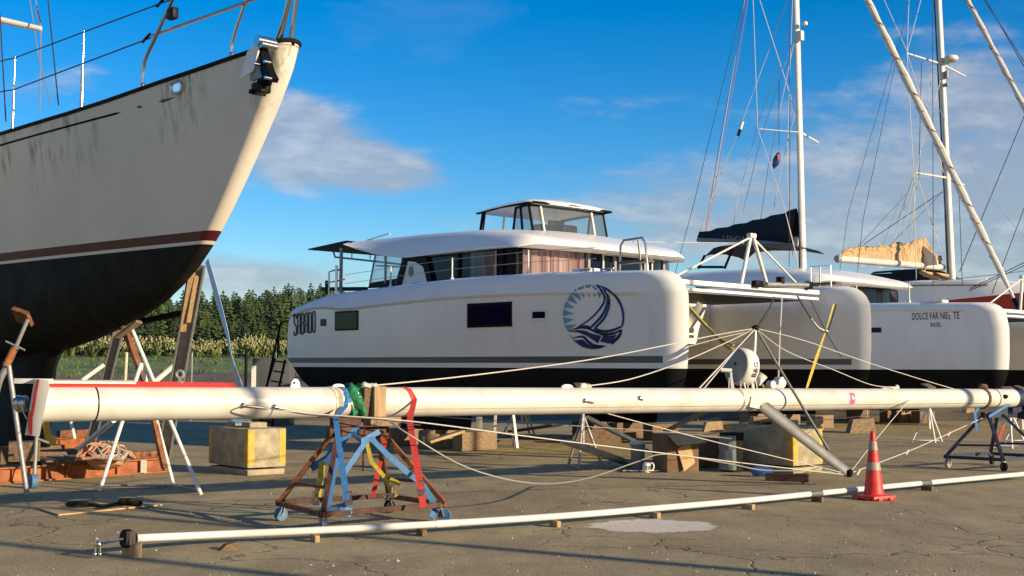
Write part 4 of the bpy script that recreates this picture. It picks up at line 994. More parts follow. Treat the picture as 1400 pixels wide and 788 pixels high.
def red_yacht():
    t=thing('monohull_yacht','red and white yacht with a crumpled tan sail on its boom, behind the lettered catamaran','sailing yacht',RB,-R(45))
    h=MR.mesh([1.95,2.05,2.2,2.4,2.6,2.8,3.0,3.2,3.25],[1]*7+[2],0); h.build('hull',[M['redhull'],M['anti'],M['gel']],t,angle=45)
    k=MB(); k.grid([[(-x,y,z) for x,y in ((5.2+s_,0),(5.5+s_,-.14),(8,-.2),(9,0),(8,.2),(5.5+s_,.14))] for z,s_ in ((.3,.15),(1.2,.1),(2.15,-.3))],closed=True); k.build('keel',M['anti'],t)
    L=lambda px,py,y: local(px,py,RB,45,y=y)
    # raised cabin trunk
    c=MB(); rows=[]
    for x,w,z in ((-1.4,.25,4.95),(-2.0,.65,5.12),(-3.5,1.15,5.22),(-6,1.5,5.32),(-9,1.55,5.36),(-9.1,1.5,5.34)):
        zb=MR.sheer(-x)-.05; rows.append([(x,-w-.12,zb),(x,-w-.02,z-.1),(x,-w+.08,z-.02),(x,-w*.5,z+.03),(x,0,z+.06),(x,w*.5,z+.03),(x,w-.08,z-.02),(x,w+.02,z-.1),(x,w+.12,zb)])
    c.grid(rows); c.grid([[(p[0],p[1],4.2) for p in rows[-1]],rows[-1]]); c.grid([[(p[0],p[1],4.6) for p in rows[0]],rows[0]]); c.build('cabin_trunk',M['gel'],t,angle=40)
    w=MB(); w.tube([(x,-y,z) for x,y,z in ((-3.5,1.22,5.0),(-6,1.57,5.1),(-9,1.62,5.12))],.02,6); w.build('cabin_trim',M['stripe'],t)
    # mast: its axis stands at the seen foot
    m0=local(1303,398,RB,45,y=0.); mx=m0.x
    m=MB(); m.tube([(mx,0,5.2),(mx-.35,0,19.5)],[.15,.14],14,sy=.75); m.build('mast',M['mastw'],t)
    mtop=lambda z: mx-.35*(z-5.2)/14.3
    tk=MB(); tk.tube([(mx-.17,0,5.6),(mx-.5,0,18)],.03,6); tk.tube([(mx-.16,-.02,5.6),(mx-.2,-.02,8.0)],.06,6); tk.build('sail_track',M['wooddark'],t)
    sp=MB()
    for px_,py in ((1240,73),(1250,236)):
        e=local(px_,py,RB,45,x=mtop(10)-.3)
        for s_ in (1,-1): sp.cyl((mtop(e.z),0,e.z),(e.x,s_*abs(e.y),e.z),.045,.03)
    builds(sp,'spreader',M['spar'],t)
    ra=MB(); z=local(1306,82,RB,45,y=0).z; xr=mtop(z)+.38
    ra.lathe([(.02,-.12),(.2,-.12),(.28,-.06),(.29,.02),(.25,.09),(.12,.13),(.01,.14)],18,c=(xr,0,z+.08)); ra.box((xr-.25,0,z-.08),(.4,.14,.06)); ra.build('radar_dome',M['white'],t)
    lt=MB(); lt.box((mtop(z)+.2,-.05,z-.55),(.14,.16,.3),bev=.03); lt.box((mtop(z)+.2,-.05,z-.95),(.16,.18,.12),bev=.03); builds(lt,'deck_light',M['grey'],t)
    A=L(1289,366,0); A.y=0; Bm=root_matrix(t).inverted()@W(1146,354,43.6)
    bo=MB(); bo.tube([A,Bm],[.15,.15],12,sy=.85); bo.build('boom',M['mastw'],t)
    ec=MB(); d=(Bm-A).normalized(); ec.cyl(Bm,Bm+d*.1,.155,.12); ec.build('boom_end',M['grey'],t)
    # crumpled sail: lumpy loft with folds
    rg=random.Random(9); rows=[]; n=70
    prof=[(0,.30),(.08,.36),(.16,.9),(.24,.88),(.30,.75),(.36,.62),(.45,.66),(.55,.48),(.62,.50),(.70,.38),(.76,.40),(.84,.34),(.92,.30),(.97,.24),(1,.08)]
    nz=[rg.uniform(-1,1) for _ in range(400)]
    for i in range(n+1):
        q=i/n; c_=A.lerp(Bm,.03+.92*q)+Vector((0,0,.15)); hh=interp(prof,q); row=[]
        for j in range(17):
            a=math.pi*j/16; f=.15*abs(math.sin(i*.26+j*.22+nz[i//9]))+.045*math.sin(i*.8+j*.7)-.09
            w_=.27*(1-.45*q)
            row.append((c_.x+.04*math.sin(j*2.+i*.5),c_.y-math.cos(a)*(w_+f),c_.z+max(0,math.sin(a))**.75*hh*(1+1.1*f)+(-.04 if j in(0,16) else 0)))
        rows.append(row)
    s=MB(); s.grid(rows); s.build('furled_sail',M['tan'],t,angle=75)
    hd=MB(); a0=L(1258,338,0); a0=A.lerp(Bm,.20); hd.prism([(a0.x-.08,a0.z),(a0.x-.06,a0.z+.75),(a0.x+.02,a0.z+.80),(a0.x+.55,a0.z+.35),(a0.x+.6,a0.z)],lambda x,z_,d:Vector((x,a0.y+d+.03*math.sin(6*x),z_)),-.05,.05); hd.build('sail_headboard',M['mastw'],t)
    tie=MB()
    for q in (.62,.78,.42,.2): 
        c_=A.lerp(Bm,q); hh=interp(prof,q)+.2; tie.tube([c_+Vector((0,.31*math.cos(a)*(1-.3*q),.04+(hh*max(0,math.sin(a)) if math.sin(a)>0 else .24*math.sin(a)))) for a in [6.2832*k/20 for k in range(21)]],.012,5)
    builds(tie,'sail_tie',M['rope'],t)
    # spray hood
    D=lambda px,py,y: local(px,py,RB,45,y=y)
    y0,y1=-1.25,1.25
    a=D(1190,375,y0); b=D(1258,372,y0); c1=D(1273,399,y0); d1=D(1200,395,y0)
    s=MB(); 
    s.grid([[(a.x,y,a.z+dz),(lerp(a.x,b.x,.5),y,b.z+.05+dz),(b.x,y,b.z+dz)] for y,dz in ((y0,0),(y0+.3,.12),(0,.2),(y1-.3,.12),(y1,0))])
    for y in (y0,y1): s.add([(a.x,y,a.z),(b.x,y,b.z),(c1.x-.1,y,5.25),(a.x+.35,y,5.3)],[(0,1,2,3)])
    s.build('spray_hood',M['navy'],t,angle=50)
    g=MB(); g.add([(b.x,y0,b.z-.02),(b.x,y1,b.z-.02),(c1.x+.35,y1,5.25),(c1.x+.35,y0,5.25)],[(0,1,2,3)]); g.build('hood_window',M['smoke'],t)
    f=MB()
    for y in (y0,-.1,y1): f.beam((b.x,y,b.z),(c1.x+.35,y,5.25),.16,.04,up=(0,1,0))
    f.beam((b.x,y0,b.z),(b.x,y1,b.z),.12,.1); builds(f,'hood_frame',M['tan'],t)
    pu=MB()
    for x in (-.3,-1.8,-3.6,-5.6): 
        z=MR.sheer(-x); yy=-MR.hb(-x,z)+.08; pu.tube([(x,yy,z),(x,yy,z+.75)],.018)
    pu.tube([(x,-MR.hb(-x,MR.sheer(-x))+.08,MR.sheer(-x)+.75) for x in (-5.6,-3.6,-1.8,-.6,-.3)],.014); pu.build('guard_rail',M['steel'],t)
    # rig
    Zm=46.
    Wp=lambda px,py,dz=0: W(px,py,Zm+dz)
    wires(t,'shroud',[[Wp(1243,-12,.3),Wp(1240,73,-.9),Wp(1249,236,-.9),Wp(1253,395,-.9)],[Wp(1206,-6,.5),Wp(1240,70,-.4)],[Wp(1259,0,0),Wp(1240,73,-.4)],[Wp(1240,73,-.9),Wp(1290,236,0)],[Wp(1276,90,0),Wp(1254,236,-.9),Wp(1235,320,-1)],[Wp(1286,110,0),Wp(1250,240,-.8),Wp(1228,300,-.6)],[Wp(1252,236,-.9),Wp(1285,340,-.5)],[Wp(1250,240,-.8),Wp(1222,330,-.6)],[Wp(1256,236,.5),Wp(1244,320,.3)]],.013,M['rope'])
    wires(t,'lazy_jack',[[Wp(1240,265,1.5),Wp(1168,343,3.2)],[Wp(1235,262,1.4),Wp(1205,341,2.4)],[Wp(1252,268,.6),Wp(1245,332,.6)],[Wp(1262,262,.5),Wp(1282,320,.3)],[Wp(1290,262,.2),Wp(1212,340,2)]],.013,M['rope'])
    wires(t,'dark_halyard',[[Wp(1275,-20,-.4),Wp(1276,390,-.6)],[Wp(1311,260,-.2),Wp(1316,395,-.2)],[Wp(1289,262,-.2),Wp(1165,345,3)],[Wp(1260,85,.1),Wp(1256,250,.1)]],.014,M['wiredark'])
    wires(t,'stay',[[Wp(1284,150,0),Wp(1362,280,-4),Wp(1440,370,-7)],[Wp(1438,240,-2),Wp(1310,370,-1)]],.011,M['rope'])
    wires(t,'dark_stay',[[Wp(1404,150,-1),Wp(1352,275,-1.5),Wp(1312,372,-2)],[Wp(1342,-10,-1),Wp(1405,100,-2)],[Wp(1338,-12,-1),Wp(1405,92,-2)],[Wp(1402,280,-1),Wp(1356,402,-1)],[Wp(1440,345,-2.),Wp(1325,398,-2)],[Wp(1440,340,-2.1),Wp(1326,395,-2.1)]],.016,M['wiredark'])
    tip=Vector((mtop(18.8)+.1,0,18.9)); f=MB(); Mx=root_matrix(t); tw=Mx@tip
    foot=tw+(W(1400,146,44.3)-tw)*2.45; k=50
    f.tube([tw.lerp(foot,i/k) for i in range(k+1)],[.10*(1+.16*math.sin(i*1.3)) for i in range(k+1)],10); f.build('furled_headsail',M['mastw'],t,world=True)
    u=MB(); pts=[]
    for i in range(170):
        c_=tw.lerp(foot,i/169); a_=i*.62; pts.append(c_+Vector((math.cos(a_)*.105,math.sin(a_)*.105,0)))
    u.tube(pts,.022,5); u.build('sail_edge_strip',M['tan'],t,world=True)
red_yacht()
# ---------------------------------------------------------------- the unstepped mast lying across the yard
MA0=W(52,553,12.0); MA1=W(1384,544.5,22.0); MU=(MA1-MA0).normalized(); MN=Vector((MU.y,-MU.x,0)).normalized(); MR_=.174
def mz(px): t=(px-52)/(1384-52); return 1/lerp(1/12.0,1/22.0,t)
def ma(px): 
    t=(px-52)/(1384-52); iz=lerp(1/12.0,1/22.0,t); Z=1/iz; s=(Z-12.0)/10.0; return MA0.lerp(MA1,s)
def msurf(px,ang):   # point on the tube: ang 0 = camera side, 90 = top
    return ma(px)+(MN*math.cos(R(ang))+Vector((0,0,1))*math.sin(R(ang)))*MR_
def ribbon(mb,pts,w,nrm=None,th=.005,mi=None):
    pts=[Vector(p) for p in pts]; n=len(pts); ws=w if isinstance(w,list) else [w]*n; rows=[]
    for i,p in enumerate(pts):
        d=(pts[min(i+1,n-1)]-pts[max(i-1,0)]).normalized(); nn=Vector(nrm) if nrm is not None else Vector((0,-1,0)); s=d.cross(nn)
        s=s.normalized() if s.length>1e-4 else Vector((1,0,0)); q=s.cross(d).normalized()*th/2; s*=ws[i]/2
        rows.append([p-s-q,p+s-q,p+s+q,p-s+q])
    mb.grid(rows,closed=True,mi=mi)
    for r,f in ((rows[0],(3,2,1,0)),(rows[-1],(0,1,2,3))): mb.add(r,[f],mi)
    return mb
def hoop(mb,px,w,r,a0=0,a1=360,slant=0.,th=.006,mi=None,n=28):
    """webbing wrapped round the mast"""
    c=ma(px); pr=[]
    for i in range(n+1):
        a=R(lerp(a0,a1,i/n)); d=MN*math.cos(a)+Vector((0,0,1))*math.sin(a); b=c+MU*slant*math.cos(a)
        pr.append([b+d*r-MU*w/2,b+d*r+MU*w/2,b+d*(r+th)+MU*w/2,b+d*(r+th)-MU*w/2])
    mb.grid(pr,closed=True,mi=mi)
def lying_mast():
    t=thing('lying_mast','long white mast lying on trestles across the yard, with grey spreaders and a radar drum','mast',(MA0.x,MA0.y,0))
    m=MB(); m.tube([MA0,MA0.lerp(MA1,.3),MA0.lerp(MA1,.6),MA1],[.176,.175,.171,.166],40); m.build('tube',M['mastw'],t,world=True)
    c=MB(); hoop(c,128,.014,.1745,th=.006); c.build('seam_ring',M['rubber'],t,world=True)
    c=MB(); hoop(c,1003,.03,.172,th=.006,slant=.05); c.build('spreader_collar',M['wire'],t,world=True)
    # foot plate and gear at the left end
    b=MB(); Q=lambda px,py,Z=11.98: W(px,py,Z)
    pp=[(47,518),(66,520),(68,528),(58,575),(54,597),(34,595),(40,560)]
    b.prism([(a,c_) for a,c_ in pp],lambda a,c_,d:W(a,c_,11.80+d),0,.28); b.build('foot_plate',M['white'],t,world=True)
    tp=MB(); ribbon(tp,[W(52,519,11.78),W(48,540,11.77),W(45,560,11.77),W(41,572,11.77),W(42,595,11.78)],[.028,.03,.03,.05,.03]); tp.build('red_tape',M['red'],t,world=True)
    g=MB(); g.cyl(W(20,552,11.9),W(37,552,11.9),.06,n=14); g.cyl(W(24,552,11.9),W(28,552,11.9),.085,n=14); g.cyl(W(32,552,11.9),W(36,552,11.9),.08,n=14); g.tube([W(22,548,11.9),W(26,541,11.9),W(36,547,11.9)],.008); g.tube([W(30,560,11.9),W(36,572,11.9),W(52,582,11.9),W(60,577,11.9)],.007); g.build('halyard_sheave',M['steel'],t,world=True)
    g=MB(); g.beam(W(20,521,12.05),W(72,521.5,12.05),.03,.05); g.build('top_bracket',M['white'],t,world=True)
    g=MB(); ribbon(g,[ma(66)+Vector((0,0,.192)),ma(150)+Vector((0,0,.196)),ma(230)+Vector((0,0,.197)),ma(322)+Vector((0,0,.186))],.11,nrm=(0,-.6,1),th=.02); g.build('red_batten',M['red'],t,world=True)
    g=MB(); ribbon(g,[ma(70)+Vector((0,0,.225)),ma(184)+Vector((0,0,.222))],.07,nrm=(0,-.3,1),th=.022); g.build('white_batten',M['white'],t,world=True)
    # eye plates on top
    def lug(px,w,h,name='eye_plate'):
        c_=ma(px); g=MB(); n=12; pr=[(-w,-.02),(w,-.02)]+[(w*.75*math.cos(R(180*i/n)),h*.35+h*.65*math.sin(R(180*i/n))) for i in range(n+1)]
        g.prism(pr,lambda a,b_,d:c_+MU*a+Vector((0,0,.168+b_))+MN*d,-.015,.015); return g.build(name,M['white'],t,world=True)
    lug(403,.07,.10); lug(462,.10,.045); lug(775,.12,.05); 
    g=MB(); c_=ma(401)+Vector((0,0,.168+.055)); g.cyl(c_+MN*.012,c_+MN*.02,.014); g.build('eye_hole',M['black'],t,world=True)
    g=MB(); c_=W(246,512,12.9); n=16; ring=[c_+Vector((.038*math.cos(R(22.5*i)),0,.038*math.sin(R(22.5*i)))) for i in range(17)]; g.tube(ring,.016,8,cap=False); g.beam(c_+Vector((0,0,-.03)),W(246,530,12.9),.03,.03); g.box(W(246,523,12.9),(.07,.05,.03),bev=.01); g.build('shackle',M['galv'],t,world=True)
    # shroud ends on the camera side
    for px,an,L_ in ((322,-8,.5),(365,-14,.3),(787,2,.25),(862,12,.1)):
        p=msurf(px,an)+MN*.012; g=MB(); g.cyl(p,p+MU*L_*.6+Vector((0,0,-.03)),.018,.012); g.blob(p,(.035,.02,.03),rough=.05); g.build('shroud_terminal',M['steel'],t,world=True)
    g=MB(); n=20; pr=[(.17*math.cos(6.283*i/n),.09*math.sin(6.283*i/n)) for i in range(n)]; a=ma(336)
    g.prism(pr,lambda x,z,d:a+MU*x+(MN*math.cos(R(-8)+z/MR_)+Vector((0,0,1))*math.sin(R(-8)+z/MR_))*(MR_+d),-.002,.003); g.build('shroud_plate',M['mastw'],t,world=True)
    # spreaders at the collar
    def foil(p,q,w0,w1,name):
        p,q=Vector(p),Vector(q); d=(q-p).normalized(); s=d.cross(Vector((.25,-1,.35))).normalized(); k=s.cross(d); g=MB(); rows=[]
        for i in range(9):
            u=i/8; w=lerp(w0,w1,u); c_=p.lerp(q,u); rows.append([c_+s*w*math.cos(6.283*j/16)+k*w*.34*math.sin(6.283*j/16) for j in range(16)])
        g.grid(rows,closed=True); g.add(rows[-1],[tuple(range(16))]); g.add(rows[0],[tuple(range(15,-1,-1))]); g.build(name,M['alu'],t,world=True)
    foil(msurf(1032,-25)-MN*.03,W(1160,647,18.0),.105,.085,'spreader'); foil(ma(985)-Vector((0,0,.05)),W(912,589,19.6),.105,.085,'spreader')
    g=MB(); e=W(1160,647,18.0); g.blob(e,(.07,.05,.06),rough=.1); g.cyl(e,e+Vector((.03,0,-.02)),.07,.05,n=12); g.build('spreader_tip',M['black'],t,world=True)
    g=MB(); br=ma(1018); g.prism([(-.10,-.10),(.10,-.13),(.13,.02),(-.06,.05)],lambda a_,b_,d:br+MU*a_+MN*(MR_+d)+Vector((0,0,b_)),-.06,.02); g.build('spreader_root',M['mastw'],t,world=True)
    js=W(1033,449,18.2); g=MB(); g.cyl(ma(1029)+Vector((0,0,.1)),js,.026,.022); g.build('jumper_strut',M['spar'],t,world=True)
    g=MB(); g.cyl(js,W(1133,616,18.0),.020); g.build('strut_stay',M['alu'],t,world=True)
    g=MB(); g.cyl(js,ma(955)+Vector((0,0,.16)),.014); g.cyl(js+Vector((-.02,.05,0)),ma(962)+Vector((0,0,.16)),.012); g.build('strut_stay',M['wire'],t,world=True)
    g=MB(); g.blob(js,(.06,.04,.05),rough=.2); g.build('strut_head',M['black'],t,world=True)
    # radar drum lying on its side on the mast
    c_=W(1016,502.5,18.1); ax=(MU*.93+Vector((.25,.05,-.18))).normalized(); rot=ax.to_track_quat('Z','Y').to_matrix()
    g=MB(); g.lathe([(.0,-.15),(.25,-.15),(.272,-.13),(.285,-.05),(.285,.02),(.27,.08),(.22,.125),(.1,.145),(0,.148)],36,c=c_,rot=rot,cap=False); g.build('radar_drum',M['white'],t,world=True,angle=50)
    g=MB(); g.lathe([(0,-.156),(.24,-.156),(.255,-.148),(.255,-.14)],36,c=c_,rot=rot,cap=False); g.build('radar_base',M['grey'],t,world=True)
    g=MB(); g.lathe([(0,-.163),(.02,-.163),(.022,-.15)],10,c=c_+Vector((0,0,.03)),rot=rot,cap=False); g.build('base_plug',M['black'],t,world=True)
    # lettering round the drum, read along its rim
    tv=MB(); view=(Vector((0,0,EYE))-c_); view=(view-ax*view.dot(ax)).normalized(); sid=ax.cross(view)
    def wrap(x,y,d):
        a_=(x-.5)*1.0; rr=.287+d; return c_+ax*(-.045+y)+(view*math.cos(a_+.05)-sid*math.sin(a_+.05)*1.0)*rr if False else c_+ax*(-.045+y)+(view*math.cos(a_)+sid*math.sin(a_))*rr
    text_mesh('B&G',lambda x,y,d:wrap(1-(.12+x*.8) if sid.z<0 else .12+x*.8,.085-y,d),1.,.085,tv,0,.003,bold=.012); tv.build('radar_lettering',M['letter'],t,world=True)
    g=MB()
    for px,h in ((1000,.17),(1026,.16),(1032,.15),(1016,.1)):
        b_=ma(px)+Vector((0,0,.155)); g.beam(b_+MN*.05,b_+MN*.03+Vector((-.01,0,h)),.025,.012); g.beam(b_-MN*.05,b_-MN*.03+Vector((-.01,0,h)),.025,.012)
    g.build('radar_bracket',M['white'],t,world=True)
    g=MB(); p=W(993,507,17.9); g.cyl(p-Vector((.08,0,-.01)),p+Vector((.08,0,0)),.032,n=14); g.beam(p+Vector((.07,0,-.02)),ma(1001)+Vector((0,0,.16)),.03,.015); g.build('mast_lamp',M['white'],t,world=True)
    g=MB(); p=W(1066,523,18.9); g.cyl(p-MN*.06,p+MN*.06,.085,n=18); g.cyl(W(1054,526,18.7)-MN*.05,W(1054,526,18.7)+MN*.05,.06,n=14); g.box(W(1060,531,18.8),(.26,.1,.12),bev=.03); g.build('deck_light',M['white'],t,world=True)
    g=MB(); p=W(1038,519,18.4); g.cyl(p+Vector((-.05,0,-.06)),p+Vector((.05,0,.08)),.07,.09,n=14); g.build('horn',M['white'],t,world=True)
    g=MB(); p=W(1042,526,18.3); g.cyl(p,p+Vector((.08,0,-.12)),.025); g.build('horn_bracket',M['strapy'],t,world=True)
    # pink tape tag
    g=MB(); a=ma(1154)
    tg=lambda x,z,d:a+MU*x+(MN*math.cos(R(6)+z/.17)+Vector((0,0,1))*math.sin(R(6)+z/.17))*(.1715+d)
    g.grid([[tg(x+.01*k/4,z*k/4,.001) for x in (-.06,.06)] for z in (.09,) for k in range(-4,5)]); o=g.build('tape_tag',M['pink'],t,world=True)
    g=MB(); g.prism([(-.035,.02),(0,-.03),(.035,0),(.0,.045)],lambda x,z,d:a+MU*x+(MN*math.cos(R(6)+z/.17)+Vector((0,0,1))*math.sin(R(6)+z/.17))*(.1715+d),.000,.008); g.build('tag_mark',M['white'],o,world=True)
    # head end
    g=MB(); g.cyl(MA1-MU*.02,MA1+MU*.35,.168,.15,n=24); g.build('masthead_wrap',M['bluepaint'],t,world=True)
    g=MB(); p=msurf(1362,10); g.blob(p,(.06,.03,.04),rough=.1); g.build('sheave_slot',M['black'],t,world=True)
    g=MB(); hoop(g,1357,.02,.168,th=.004); g.build('seam_ring',M['rubber'],t,world=True)
    # luff groove: thin dark line low on the camera side
    g=MB(); k=40; g.tube([msurf(lerp(540,1340,i/k),-28)+MN*.0005 for i in range(k+1)],.0035,4); g.build('groove_line',M['wire'],t,world=True)
lying_mast()
def rope(name,pts,r,m,label,cat,group=None,smoothn=5,n=6):
    r*=.74
    mb=MB(); P=curve(pts,smoothn) if len(pts)>2 else pts; mb.tube(P,r,n); return single(mb,name,m,label,cat,group)
J=W(1033,449,18.2)
def ropes():
    f1=ma(500)+Vector((0,0,.185))
    g='loose rigging lines of the lying mast'
    rope('rigging_line',[f1,W(640,514,15.9),W(800,493,17.0),W(912,472,17.6),W(975,459,18.0),J],.012,M['rope'],'white line rising from the timber chock to the head of the short strut','rope',g)
    rope('rigging_line',[ma(797)+Vector((0,0,.19)),W(860,519,17.0),W(930,496,17.6),W(990,470,18.0),J],.011,M['rope'],'white line drooping from mid mast up to the strut head','rope',g)
    rope('rigging_line',[W(934,476,17.9),W(990,461,18.1),J+Vector((0,.03,-.03))],.009,M['rope'],'short white line tied to the strut head from the near bow','rope',g)
    kn=MB(); kn.blob(f1,(.06,.04,.05),rough=.3,seed=3); kn.blob(f1+MU*.1,(.05,.04,.04),rough=.3,seed=4); single(kn,'rope_knot',M['rope'],'knotted rope end on top of the mast by the timber chock','knot')
    kn=MB(); p=ma(797)+Vector((0,0,.185)); kn.blob(p,(.06,.04,.045),rough=.3,seed=5); kn.blob(p+MU*.09,(.04,.03,.035),rough=.3,seed=6); single(kn,'rope_knot',M['rope'],'knotted rope end on top of the mast left of the radar','knot')
    rope('shroud_wire',[msurf(322,-10)+MN*.02,W(345,556,12.9),W(430,566,13.3),W(560,576,13.5),W(730,598,14.6),W(900,619,16.2),W(1030,635,17.2),W(1153,649,17.9)],.010,M['rope'],'long pale shroud running from the left of the mast to the low spreader tip','rope',g)
    rope('shroud_wire',[msurf(365,-16)+MN*.02,W(420,567,13.2),W(520,574,13.6),W(575,582,13.8)],.009,M['wiredark'],'dark wire along the underside of the mast beside the trestle','rope',g)
    rope('shroud_wire',[msurf(787,2)+MN*.03,W(800,556,16.2),W(850,571,16.4),W(960,600,17.0),W(1083,630,17.7),W(1150,646,17.9)],.009,M['rope'],'thin pale wire slanting from mid mast to the low spreader tip','rope',g)
    rope('cable',[W(528,573,13.6),W(562,596,13.5),W(640,640,13.9),W(728,661,14.4),W(800,655,15.2),W(870,632,16.4),W(912,621,17.0),W(996,634,17.4),W(1044,643,17.6),W(1117,644,17.8),W(1155,648,18.)],.013,M['wire'],'slack grey cable sagging in a loop in front of the mast','cable')
    rope('rigging_line',[W(1166,646,18.0),W(1240,618,19.0),W(1297,593,20.3),W(1349,569,21.6)],.009,M['rope'],'pale line with white ferrules from the spreader tip to the blue trestle','rope',g)
    for px,py,z,lb in ((1173,646,18.05,'white ferrule on the pale line, next to the spreader tip'),(1240,618,19.0,'white ferrule on the pale line just right of the cone'),(1297,593,20.3,'white ferrule on the pale line halfway to the blue trestle'),(1347,570,21.6,'white ferrule on the pale line, next to the blue trestle')):
        p=W(px,py,z); fe=MB(); fe.cyl(p-Vector((.02,0,.035)),p+Vector((.02,0,.035)),.022)
        single(fe,'ferrule',M['spar'],lb,'ferrule','ferrules on the pale line')
    rope('rigging_line',[W(1165,643,18.0),W(1200,598,18.9),W(1243,547,20.0)],.008,M['rope'],'thin pale line behind the cone going up to the mast','rope',g)
    rope('shroud_wire',[W(1243,547,19.95),W(1215,560,19.6),W(1170,570,19.2),W(1050,582,18.8),W(940,598,18.4)],.008,M['wiredark'],'dark wire under the right half of the mast','rope',g)
    rope('shroud_wire',[W(575,568,15.6),W(700,577,16.2),W(900,590,17.4),W(1000,600,18)],.008,M['wire'],'grey wire behind the mast near the stepladder','rope',g)
    rope('rigging_line',[J,W(1100,466,18.6),W(1190,497,19.4),W(1280,525,20.6),W(1330,538,21.4),W(1365,538,21.9)],.008,M['rope'],'thin line sagging from the strut head to the mast head','rope',g)
    rope('rigging_line',[J,W(1075,480,18.4),W(1140,506,19.0),W(1190,526,19.6),W(1225,530,19.9)],.008,M['rope'],'thin line from the strut head down onto the right part of the mast','rope',g)
    kn=MB(); p=ma(1222)+Vector((0,0,.18)); kn.cyl(p-MU*.3,p+MU*.05,.022); kn.blob(p+MU*.08,(.04,.03,.05),rough=.2); single(kn,'rope_whipping',M['rope'],'white rope end lashed on top of the mast right of the pink tag','rope')
    # bridle hanging from the near catamaran's crossbeam
    S_=lambda px,py,y: W(px,py,y)
    rope('mooring_bridle',[W(936,413,23.2),W(962,443,22.4),W(985,466,21.8),W(1003,480,21.2)],.055,M['strapy'],'black and yellow bridle rope hanging from the near bow','rope','bridle ropes under the crossbeam')
    rope('mooring_bridle',[W(937,415,23.15),W(955,437,22.5),W(975,456,22.0),W(990,468,21.5),W(1008,471,21.3),W(1025,460,22.0),W(1050,425,23.5),W(1058,407,24.)],.024,M['wiredark'],'black bridle rope looping from the near bow up to the middle of the crossbeam','rope','bridle ropes under the crossbeam')
    rope('mooring_bridle',[W(968,447,22.1),W(985,463,21.6),W(1003,472,21.2)],.028,M['tan'],'tan chafe sleeve on the black bridle by the near bow','rope','bridle ropes under the crossbeam')
    rope('mooring_bridle',[W(1090,405,25.),W(1105,430,24.9),W(1118,448,24.9),W(1130,454,25.),W(1138,435,25.8),W(1143,417,26.4)],.024,M['wiredark'],'black bridle rope drooping between the crossbeam and the far hull','rope','bridle ropes under the crossbeam')
    rope('mooring_bridle',[W(1109,436,24.85),W(1120,449,24.85),W(1132,453,24.95)],.028,M['strapw'],'white chafe sleeve at the bottom of the black droop by the far hull','rope','bridle ropes under the crossbeam')
    st=MB(); ribbon(st,[W(1140,416,26.2),W(1130,450,25.2),W(1116,490,24.2),W(1103,531,23.2)],[.04,.022,.065,.045]); single(st,'webbing_strap',M['strapy'],'yellow strap twisting down from the crossbeam end beside the far hull','strap')
    st=MB(); ribbon(st,[W(958,415,23.6),W(948,432,23.6),W(936,450,23.4)],.14); single(st,'webbing_strap',M['strapw'],'pale perforated strap behind the near bow','strap')
    rope('halyard',[W(1069,407,24.6),W(1066,465,22.0),W(1064,520,19.2)],.018,M['rope'],'pale rope dropping from the crossbeam to the mast right of the radar','rope')
    rope('shroud_wire',[W(1108,410,25),W(1130,455,24.6),W(1150,488,24.4)],.012,M['wiredark'],'thin dark rope with a toggle in front of the far hull','rope')
ropes()
# ---------------------------------------------------------------- trestles
def caster(t,p,m,r=.075,rot=0.):
    g=MB(); d=Vector((math.cos(rot),math.sin(rot),0)); q=Vector((-d.y,d.x,0)); c=Vector((p[0],p[1],r)); g.cyl(c-q*.025,c+q*.025,r,n=16); w=g.build('wheel',m,t,world=True,angle=40)
    f=MB(); 
    for s in(-1,1): f.beam(c+q*.034*s,c+q*.034*s+d*.03+Vector((0,0,r+.035)),.035,.006)
    f.box(c+d*.03+Vector((0,0,r+.04)),(.09,.09,.012)); f.cyl(c-q*.04,c+q*.04,.012); f.build('wheel_fork',M['galv'],t,world=True)
def trestle(name,label,C,hu,apex,top,ms,mw):
    """hu: ((left-far),(left-near),(right-near),(right-far)) offsets along the mast and towards the camera"""
    t=thing(name,label,'trestle',(C.x,C.y,0))
    P=[C+MU.xy.to_3d()*a+MN*b for a,b in hu]; P=[Vector((p.x,p.y,0)) for p in P]; zb=.19
    for i,(a,b) in enumerate(((0,1),(1,2),(2,3),(3,0))):
        g=MB(); p,q=P[a]+Vector((0,0,zb+.004*i)),P[b]+Vector((0,0,zb+.004*i)); d=(q-p).normalized()*.05; g.beam(p-d,q+d,.045,.055); g.build('base_beam',ms[i%len(ms)],t,world=True)
    A=[Vector((C.x,C.y,top))+MU*apex[0],Vector((C.x,C.y,top))+MU*apex[1]]
    for i,k in ((0,0),(1,0),(2,1),(3,1)):
        g=MB(); g.beam(P[i]+Vector((0,0,zb+.03)),A[k]+MN*(.05 if i in(1,2) else -.05),.05,.05); g.build('leg',ms[i%len(ms)],t,world=True)
    g=MB(); g.beam(A[0]-MU*.1,A[1]+MU*.1,.09,.10); g.build('top_beam',ms[1%len(ms)],t,world=True)
    for k in (0,1):
        g=MB(); h0=.30; b0=P[0 if k==0 else 3].lerp(A[k],h0); b1=P[1 if k==0 else 2].lerp(A[k],h0+.02); g.beam(b0+Vector((0,0,.12)),b1+Vector((0,0,.12)),.035,.035); g.build('cross_brace',ms[0],t,world=True)
    for i,p in enumerate(P): caster(t,p+(MN*.02),mw[i],.075,rot=.7+i*1.1)
    return t,P,A
CT=Vector((-1.74,13.86,0))
